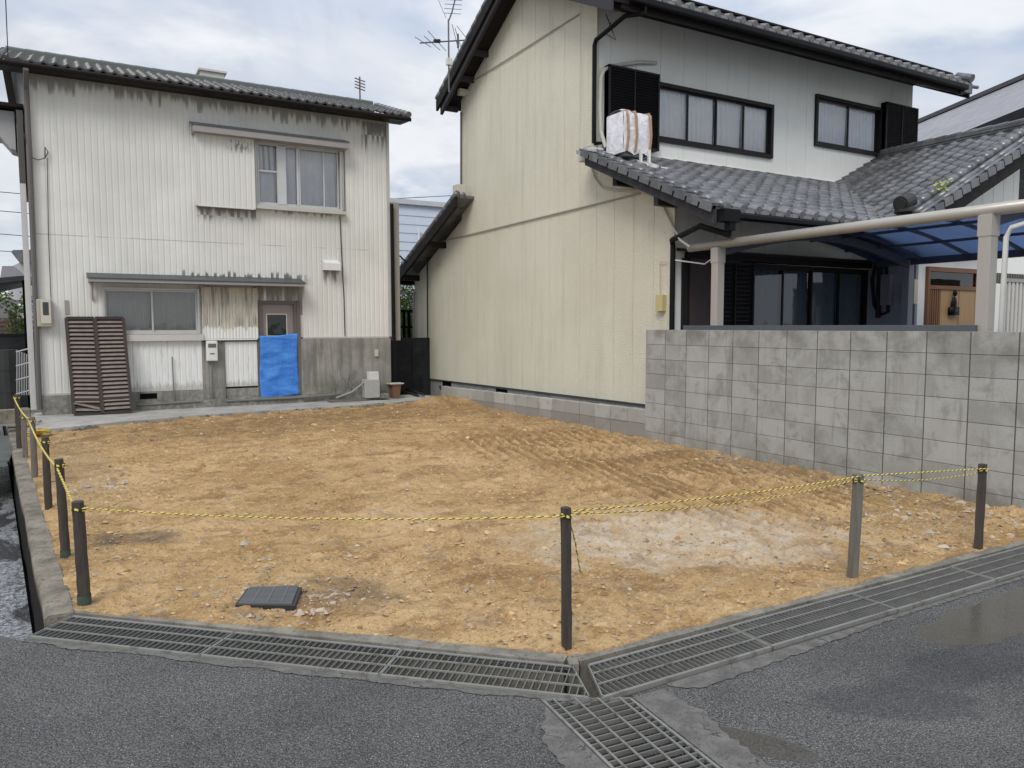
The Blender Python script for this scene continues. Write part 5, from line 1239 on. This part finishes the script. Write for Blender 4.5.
for i, (px, py) in enumerate(((487, 392), (519, 398))):
    a = at(px, py, x=7.02); q = MB(); q.box(7.0, 7.04, a.y-.03, a.y+.03, a.z-.1, a.z+.03); o = q.build('pipe_bracket', M_whiteplastic); tag(origin_to(o, a), ['white pipe clip above the low wall, farther of two', 'white pipe clip above the low wall, nearer of two'][i], 'bracket', 'pipe clips')
# black block fence across the alley
bf = thing('alley_wall', 'black stained block wall closing the alley between the two houses', 'wall', (6.6, 16.4, 0)); q = MB()
for k in range(7):
    for i in range(4):
        q.box(5.9+i*.4+.006, 5.9+(i+1)*.4-.006, 16.3, 16.42, 0+k*.19+.004, (k+1)*.19-.0)
q.build('blocks', M_darkblk, bf); q = MB(); q.box(5.9, 7.5, 16.31, 16.41, 0, 1.31); q.build('mortar', M_int, bf)
q = MB(); q.tube([at(392, 388, z=.12), at(418, 396, z=.12)], .03, 7); q.tube([at(398, 386, z=.16), at(424, 395, z=.16)], .025, 7); o = q.build('pipe', M_cable); tag(origin_to(o, at(405, 392, z=.12)), 'black pipes lying on the path at the mouth of the alley', 'pipe')

# white slatted fence at the far right
sf = thing('slat_fence', 'white vertical-slat metal fence at the right edge behind the carport post', 'fence', (12.5, 6.2, 0)); q = MB(); fx = at(1003, 290, y=6.2).x; ftz = at(1010, 282, y=6.2).z
for i in range(18): q.box(fx+i*.105, fx+i*.105+.06, 6.18, 6.22, .1, ftz)
q.build('slats', simple('fence_white', (.50, .49, .46), .5), sf); q = MB(); q.box(fx-.02, fx+2, 6.17, 6.23, ftz, ftz+.05); q.build('rail', simple('fence_rail_top', (.3, .29, .27), .5), sf); q = MB(); q.box(fx-.02, fx+2, 6.225, 6.25, .3, .35); q.build('rail', simple('fence_rail', (.3, .29, .27), .5), sf)
q = MB()
for i in range(26): q.box(fx+i*.07, fx+i*.07+.03, 6.5, 6.53, ftz, ftz+.16)
q.build('upper_slats', simple('fence_dim', (.12, .12, .11), .5), sf)

# ================================================================ ANTENNAS
def antenna(label, base, h, s=1.):
    b = Vector(base); r = thing('tv_antenna', label, 'antenna', base, 'roof antennas'); mm = simple('antenna_metal', (.16, .15, .15), .5, .4) if 'antenna_metal' not in bpy.data.materials else bpy.data.materials['antenna_metal']
    q = MB(); q.tube([b, b+Vector((0, 0, h))], .016*s, 6); q.build('mast', mm, r)
    return r, mm
AY = 13.6
a = at(449, 92, y=AY); t_ = at(451, 20, y=AY); r, mm = antenna('tall TV antenna with crossed elements beside the cream roof edge', (a.x, AY, a.z), t_.z-a.z)
S2 = lambda px, py, dy=0.: at(px, py, y=AY+dy)
q = MB(); q.tube([S2(420, 43, -.1), S2(468, 40, .1)], .013, 6); q.build('boom', mm, r)
q = MB()
for x0_, y0_, x1_, y1_ in ((415, 37, 431, 47), (424, 36, 440, 50), (428, 31, 446, 51), (455, 28, 461, 48), (452, 24, 460, 56), (457, 26, 467, 39)): q.tube([S2(x0_, y0_, -.35), S2(x1_, y1_, .35)], .006, 5)
q.build('elements', mm, r)
q = MB(); q.tube([S2(449, 20), S2(452, 12), S2(455, 0), S2(455, -30)], .014, 6); q.build('upper_mast', mm, r)
q = MB()
for k in range(9): yy_ = 13-k*4.5; q.tube([S2(444+k*.4, yy_, -.3), S2(461+k*.4, yy_+1, .3)], .006, 5)
q.build('upper_elements', mm, r)
q = MB(); c = S2(449, 62); q.box(c.x-.05, c.x+.05, AY-.05, AY+.04, c.z-.06, c.z+.06); q.build('booster_box', M_whiteplastic, r)
q = MB(); c = S2(458, 41); q.tube([c+Vector((0, 0, -.13)), c+Vector((0, 0, .13))], .02, 6); q.build('reflector', mm, r)
q = MB(); q.tube([S2(434, 41, -.05), S2(440, 41, -.05)], .035, 6); q.build('feed_box', M_cable, r)
q = MB(); q.tube([S2(446, 18), S2(430, -20)], .004, 4); q.build('guy_wire', M_cable, r)
a = at(360, 98, y=24.); t_ = at(361, 77, y=24.); r, mm = antenna('tiny far antenna peeking over the white house roof', (a.x, 24., 0), t_.z, 1.6); q = MB()
for k in range(4): c = at(360, 80+k*3, y=24.); q.tube([c-Vector((.2, .1, 0)), c+Vector((.2, .1, 0))], .02, 5)
q.build('elements', mm, r)

# ================================================================ BACKGROUND
# pale blue clad building behind
bb = thing('building', 'pale blue-white clapboard building seen through the gap between the houses', 'building', (8.5, 26, 0))
yb0 = 25.; ztp = at(400, 204, y=yb0).z; xa, xb2 = at(372, 204, y=yb0).x, 16.
q = MB(); k = 0; z = 0
while z < ztp:
    q.ext([(xa, yb0-.02, z), (xa, yb0, min(z+.30, ztp)), (xa, yb0+.1, min(z+.30, ztp)), (xa, yb0+.1, z)], (xb2-xa, 0, 0)); z += .30
q.box(xa, xb2, yb0+.1, yb0+6, 0, ztp); q.build('wall', simple('pale_blue_cladding', (.56, .62, .72), .5, 0, .05), bb)
q = MB(); q.box(xa-.1, xb2, yb0-.12, yb0+6, ztp, ztp+.16); q.build('roof_edge', simple('pale_fascia', (.50, .51, .52), .5), bb)
q = MB(); q.tube([at(419, 229, y=yb0-.1), at(419, 330, y=yb0-.1)], .03, 6); q.build('downpipe', M_whiteplastic, bb)
# far right house with grey shingle roof
fh = thing('house', 'house behind with wide grey shingled roof and brown wall at the right edge', 'house', (26, 16, 0))
def dep(px, py, Z): return at(px, py, z=Z)
e1, e2, e0 = dep(914, 153, 7.4), dep(1060, 94, 7.4), dep(880, 167, 7.4)
g1_, g2_, g0_ = dep(914, 125, 9.6), dep(1060, 63, 9.6), dep(880, 139, 9.6)
q = MB(); q.ext([e0, e2, g2_, g0_], (0, 0, -.12))
def f_sh(g):
    P = g.pos(); S = g.sep(P); w = g.voro(g.scl(P, (1.6, 1.6, 5.)), 1.4, 'F1', 'Color'); n = g.noise(P, 4, 4)
    ln = g.m('FRACT', g.mul(S[2], 5.2)); col = g.mix(n, (.26, .25, .265), (.38, .37, .385)); col = g.mix(g.mul(g.sep(w)[0], .35), col, (.20, .19, .20)); col = g.mix(g.mul(g.ss(ln, .75, .95), .5), col, (.14, .135, .14))
    return {'Base Color': col, 'Roughness': .6}
q.build('roof', mat('grey_shingle', f_sh), fh)
q = MB(); q.beam(e0+Vector((0, 0, -.12)), e2+Vector((0, 0, -.12)), .14, .26); q.build('gutter', M_black, fh)
q = MB(); q.beam(g0_+Vector((0, 0, .02)), g2_+Vector((0, 0, .02)), .3, .14); q.build('ridge', simple('dark_ridge', (.06, .06, .06), .5), fh)
dv = (g1_-e1); dv.z = 0; dv.normalize()
q = MB(); q.ext([e0+dv*.6+Vector((0, 0, -.1)), e2+dv*.6+Vector((0, 0, -.1)), Vector((e2.x, e2.y, 0))+dv*.6, Vector((e0.x, e0.y, 0))+dv*.6], dv*4); q.build('wall', simple('brown_wall', (.12, .105, .085), .8), fh)

def leafy(mb, c, rx, ry, rz, n, s=.06):
    cl = [Vector((c[0]+random.uniform(-rx, rx), c[1]+random.uniform(-ry, ry), c[2]+random.uniform(-rz, rz))) for _ in range(max(5, n//60))]
    for _ in range(n):
        p = random.choice(cl)+Vector((random.gauss(0, rx*.25), random.gauss(0, ry*.25), random.gauss(0, rz*.22)))
        d = Vector((random.uniform(-1, 1), random.uniform(-1, 1), random.uniform(-.6, .8))).normalized()*s*random.uniform(.6, 1.2); e = d.cross(Vector((random.random(), random.random(), random.random()))).normalized()*s*.45
        mb.poly([p-d, p+e, p+d, p-e])
def shrub(label, base, w, h, n, s=.06, cat='shrub'):
    r = thing('shrub', label, cat, base); q = MB(); b = Vector(base)
    for _ in range(7):
        t = b+Vector((random.uniform(-w, w)*.6, random.uniform(-w, w)*.6, h*random.uniform(.5, .9))); q.tube([b, b.lerp(t, .5)+Vector((.03, .02, 0)), t], .02, 5, rr=[.03, .02, .008])
    q.build('stem', M_wood_g, r); q = MB(); leafy(q, b+Vector((0, 0, h*.6)), w, w, h*.38, n, s); q.build('foliage', M_leaf, r)
sb_ = at(404, 345, y=18.6); shrub('green shrub growing behind the black alley wall', (sb_.x+.1, 18.9, .4), .55, 2.0, 2600, .06)
sb_ = at(412, 345, y=20.); shrub('taller yellow-green bush behind the alley rail', (sb_.x+.1, 20.3, .2), .6, 2.9, 2200, .06)
af = thing('alley_rail', 'dark metal railing in front of the shrubs in the alley', 'railing', (6.9, 18., 0)); q = MB()
for px in (399, 404, 409): c = at(px, 330, y=18.); q.box(c.x-.03, c.x+.03, 17.97, 18.03, 0, 2.0)
q.build('post', M_int, af); q = MB()
for z in (1.55, 1.95): q = MB(); q.box(6.2, 7.6, 17.95, 17.99, z, z+.05); q.build('rail', M_int, af)
# slanted dark awning bracket on the white house corner in the alley
q = MB(); q.tube([at(391, 256, y=15.4), at(400, 256, y=15.7), at(406, 262, y=16.2), at(400, 268, y=16.)], .02, 6); q.build('cable', M_cable, H1)

# --- left edge: projections of the white house and the neighbour beyond
q = MB()
a = at(0, 105, y=15.35); b = at(24, 108, y=15.35)
q.box(-2.4, -.56, 15.3, 16.6, b.z-.0, b.z+.05); q.build('balcony_roof', M_brown, H1)
q = MB(); a = at(16, 110, y=15.32); b = at(25, 194, y=15.32); q.box(a.x, b.x+.02, 15.3, 16.3, b.z, a.z); q.build('balcony_fin', simple('taupe_fin', (.085, .078, .072), .6), H1)
q = MB(); a = at(0, 110, y=15.5); b = at(16, 150, y=15.5); q.ext([(a.x-1, 15.5, a.z), (b.x, 15.5, a.z), (b.x, 15.5, b.z), (a.x+.12, 15.5, b.z+.02), (a.x-.02, 15.5, b.z+.2), (a.x-1, 15.5, b.z+.3)], (0, .6, 0)); q.build('balcony_panel', simple('grey_panel', (.36, .36, .36), .6), H1)
q = MB(); a = at(8, 70, y=16.6); b = at(22, 105, y=16.6); q.ext([(a.x+.1, 16.6, a.z), (b.x+.1, 16.6, a.z), (b.x+.1, 16.6, b.z), (at(14, 105, y=16.6).x, 16.6, b.z)], (0, .2, 0)); q.build('side_panel', simple('pale_panel', (.45, .46, .47), .6), H1)
q = MB(); q.beam(at(6, 68, y=16.55), at(13, 106, y=16.55), .1, .12); q.build('side_verge', M_brown, H1)

nb = thing('house', 'small neighbouring house with dark tiled roofs and awning at the left edge', 'house', (-4, 24, 0))
yN = 24.
A = lambda px, py, y=yN: at(px, py, y=y)
q = MB(); pk = A(30, 256); l_ = A(2, 300); q.ext([A(34, 256), A(8, 268), A(8, 300), A(60, 300), A(60, 262)], (0, 4, 0)); q.build('wall', simple('neighbour_wall', (.55, .56, .56), .7), nb)
q = MB(); q.ext([A(11, 252, 23.6), A(13, 250, 23.6), A(60, 249, 23.6), A(60, 262, 23.6), A(19, 262, 23.6)], (0, .5, 0)); q.build('upper_roof', M_tile, nb)
q = MB(); q.ext([A(2, 266, 23.), A(14, 266, 23.), A(26, 276, 23.), A(0, 279, 23.)], (0, .6, 0)); q.build('hipped_roof', simple('grey_roof_tile', (.28, .27, .29), .6), nb)
q = MB(); q.box(-6, A(40, 300).x, yN+.2, yN+3, 0, A(0, 305).z); q.build('lower_wall', simple('neighbour_lower_wall', (.52, .52, .50), .7), nb)
aw = thing('awning', 'black flat awning on a dark post at the left edge by the white house', 'awning', (-1.4, 17.4, 0))
yA = 17.2
q = MB(); a, b = A(-30, 278, yA), A(30, 274, yA); q.ext([A(-40, 281, yA), A(30, 275, yA), A(30, 281, yA), A(-40, 296, yA)], (0, 1.6, 0)); q.build('roof', simple('awning_black', (.035, .037, .042), .5), aw)
q = MB(); q.ext([A(-40, 283, yA-.03), A(29, 278, yA-.03), A(29, 279.5, yA-.03), A(-40, 289, yA-.03)], (0, -.03, 0)); q.build('edge', M_barge, aw)
q = MB(); c = A(25, 280, yA); q.box(c.x-.05, c.x+.06, yA, yA+.1, 0, c.z); q.build('post', M_int, aw)
# satellite dish, wooden fence, hedge bits and dark yard wall at the far left
dsh = thing('satellite_dish', 'round grey satellite dish by the wooden fence at the left edge', 'dish', A(6, 312, 21.)); q = MB(); c = A(6, 309, 21.)
for k in range(1): q.tube([c+Vector((0, .05, 0)), c+Vector((0, .0, 0)), c+Vector((0, -.06, 0))], .2, 18, rr=[.05, .20, .27], caps=True)
q.build('reflector', simple('dish_grey', (.22, .22, .22), .5), dsh); q = MB(); q.tube([c+Vector((0, .05, 0)), Vector((c.x, 21.2, 0))], .03, 6); q.build('pole', M_cable, dsh)
wf = thing('board_fence', 'reddish-brown horizontal board fence at the left edge', 'fence', (-3, 20, 0)); q = MB()
for k in range(5): a = A(0, 318+k*4.2, 20.); q.box(-5, A(25, 330, 20.).x, 20., 20.03, a.z-.10, a.z)
q.build('boards', simple('red_brown_board', (.13, .085, .075), .7), wf)
q = MB()
for x in (-4.5, -3.0, -1.6): q.box(x, x+.08, 20.03, 20.1, 0, A(0, 318, 20.).z)
q.build('posts', M_brown, wf)
sb_ = A(17, 320, 19.); shrub('small sunlit green shrub above the board fence', (sb_.x, 19.3, .9), .28, 1.5, 900, .05)
dw = thing('yard_wall', 'low black wall in the dim yard left of the white house', 'wall', (-1.6, 17.9, 0)); q = MB(); q.box(-5, -.62, 17.9, 18.05, 0, A(0, 336, 17.9).z); q.build('panel', M_darkblk, dw); q = MB(); q.box(-5, -.62, 17.88, 18.07, A(0, 336, 17.9).z, A(0, 336, 17.9).z+.04); q.build('coping', M_dark, dw)
tk = thing('storage_drum', 'dark upright drum standing in the yard at the left edge', 'drum', (A(9, 395, 16.4).x, 16.6, .1)); q = MB(); c = A(9, 395, 16.4)
q.tube([(c.x, 16.6, .1), (c.x, 16.6, A(9, 350, 16.4).z)], .16, 14); q.build('barrel', simple('drum_black', (.03, .03, .03), .4), tk); q = MB()
for zz3 in (.4, .8): q = MB(); q.tube([(c.x, 16.6, zz3), (c.x, 16.6, zz3+.03)], .17, 14); q.build('hoop', M_cable, tk)
rk = thing('wire_rack', 'grey wire rack beside the dark drum', 'rack', (A(22, 390, 16.2).x, 16.3, .1)); q = MB()
for k in range(6): a, b = A(17+k*2.4, 350+k, 16.2), A(17+k*2.4, 395, 16.2); q.tube([a, b], .012, 5)
for py in (352, 366, 380, 394): q.tube([A(16, py, 16.2), A(31, py-4, 16.2)], .012, 5)
q.build('wires', M_alu, rk)
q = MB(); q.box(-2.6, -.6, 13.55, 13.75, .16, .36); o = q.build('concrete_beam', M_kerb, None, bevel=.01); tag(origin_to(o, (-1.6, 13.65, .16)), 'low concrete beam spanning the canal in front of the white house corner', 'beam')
q = MB(); q.box(-2.55, -2.4, 13.55, 13.75, 0, .16)
for i, (px, py, rz_) in enumerate(((8, 418, .3), (18, 424, -.4))):
    a = at(px, py, z=.08); q = MB(); q.beam(a+Vector((-.3, -.15*rz_, 0)), a+Vector((.3, .25*rz_, .03)), .16, .04); o = q.build('plank', simple('whitish_plank', (.42, .42, .43), .7) if i == 0 else M_conc); tag(origin_to(o, a), ['whitish board lying across the canal end at the left edge', 'grey board half under the concrete beam by the canal'][i], 'plank', 'boards by the canal')
q = MB(); a = at(39, 432, z=.1); q.sphere(a, .12, 12, (1.2, .8, .35), .4); o = q.build('rope_coil', simple('faded_yellow', (.42, .31, .07), .9, 0, .5, 30), None, False); tag(origin_to(o, a), 'heap of yellow rope on the kerb near the farthest stakes', 'rope')

# power lines
pl = [((0, 191), (24, 194), 34), ((0, 210), (25, 213), 34), ((0, 233), (26, 236), 34), ((0, 250), (20, 252), 34)]
for i, (a, b, y_) in enumerate(pl):
    A_, B_ = at(a[0], a[1], y=y_), at(b[0], b[1], y=y_); d = B_-A_; q = MB(); q.tube([A_-d*6, A_-d*2+Vector((0, 0, -.1)), B_, B_+d*3], .014, 5); o = q.build('power_line', M_cable)
    tag(origin_to(o, A_), ['topmost far power line left of the white house', 'second far power line from the top at the left edge', 'third far power line from the top at the left edge', 'lowest far power line above the neighbour roof'][i], 'cable', 'far power lines')
A_, B_ = at(4, -40, y=12.), Vector((-.72, 14.9, 5.9)); q = MB(); q.tube([A_+(A_-B_)*2, A_, B_], .007, 5); o = q.build('service_cable', M_cable); tag(origin_to(o, B_), 'thin cable coming down from the sky to the white house roof corner', 'cable')
A_, B_ = at(388, 199, y=30.), at(445, 196, y=30.); q = MB(); q.tube([A_-(B_-A_), B_+(B_-A_)], .014, 5); o = q.build('power_line', M_cable); tag(origin_to(o, A_), 'far power line above the pale blue building', 'cable', 'far power lines')
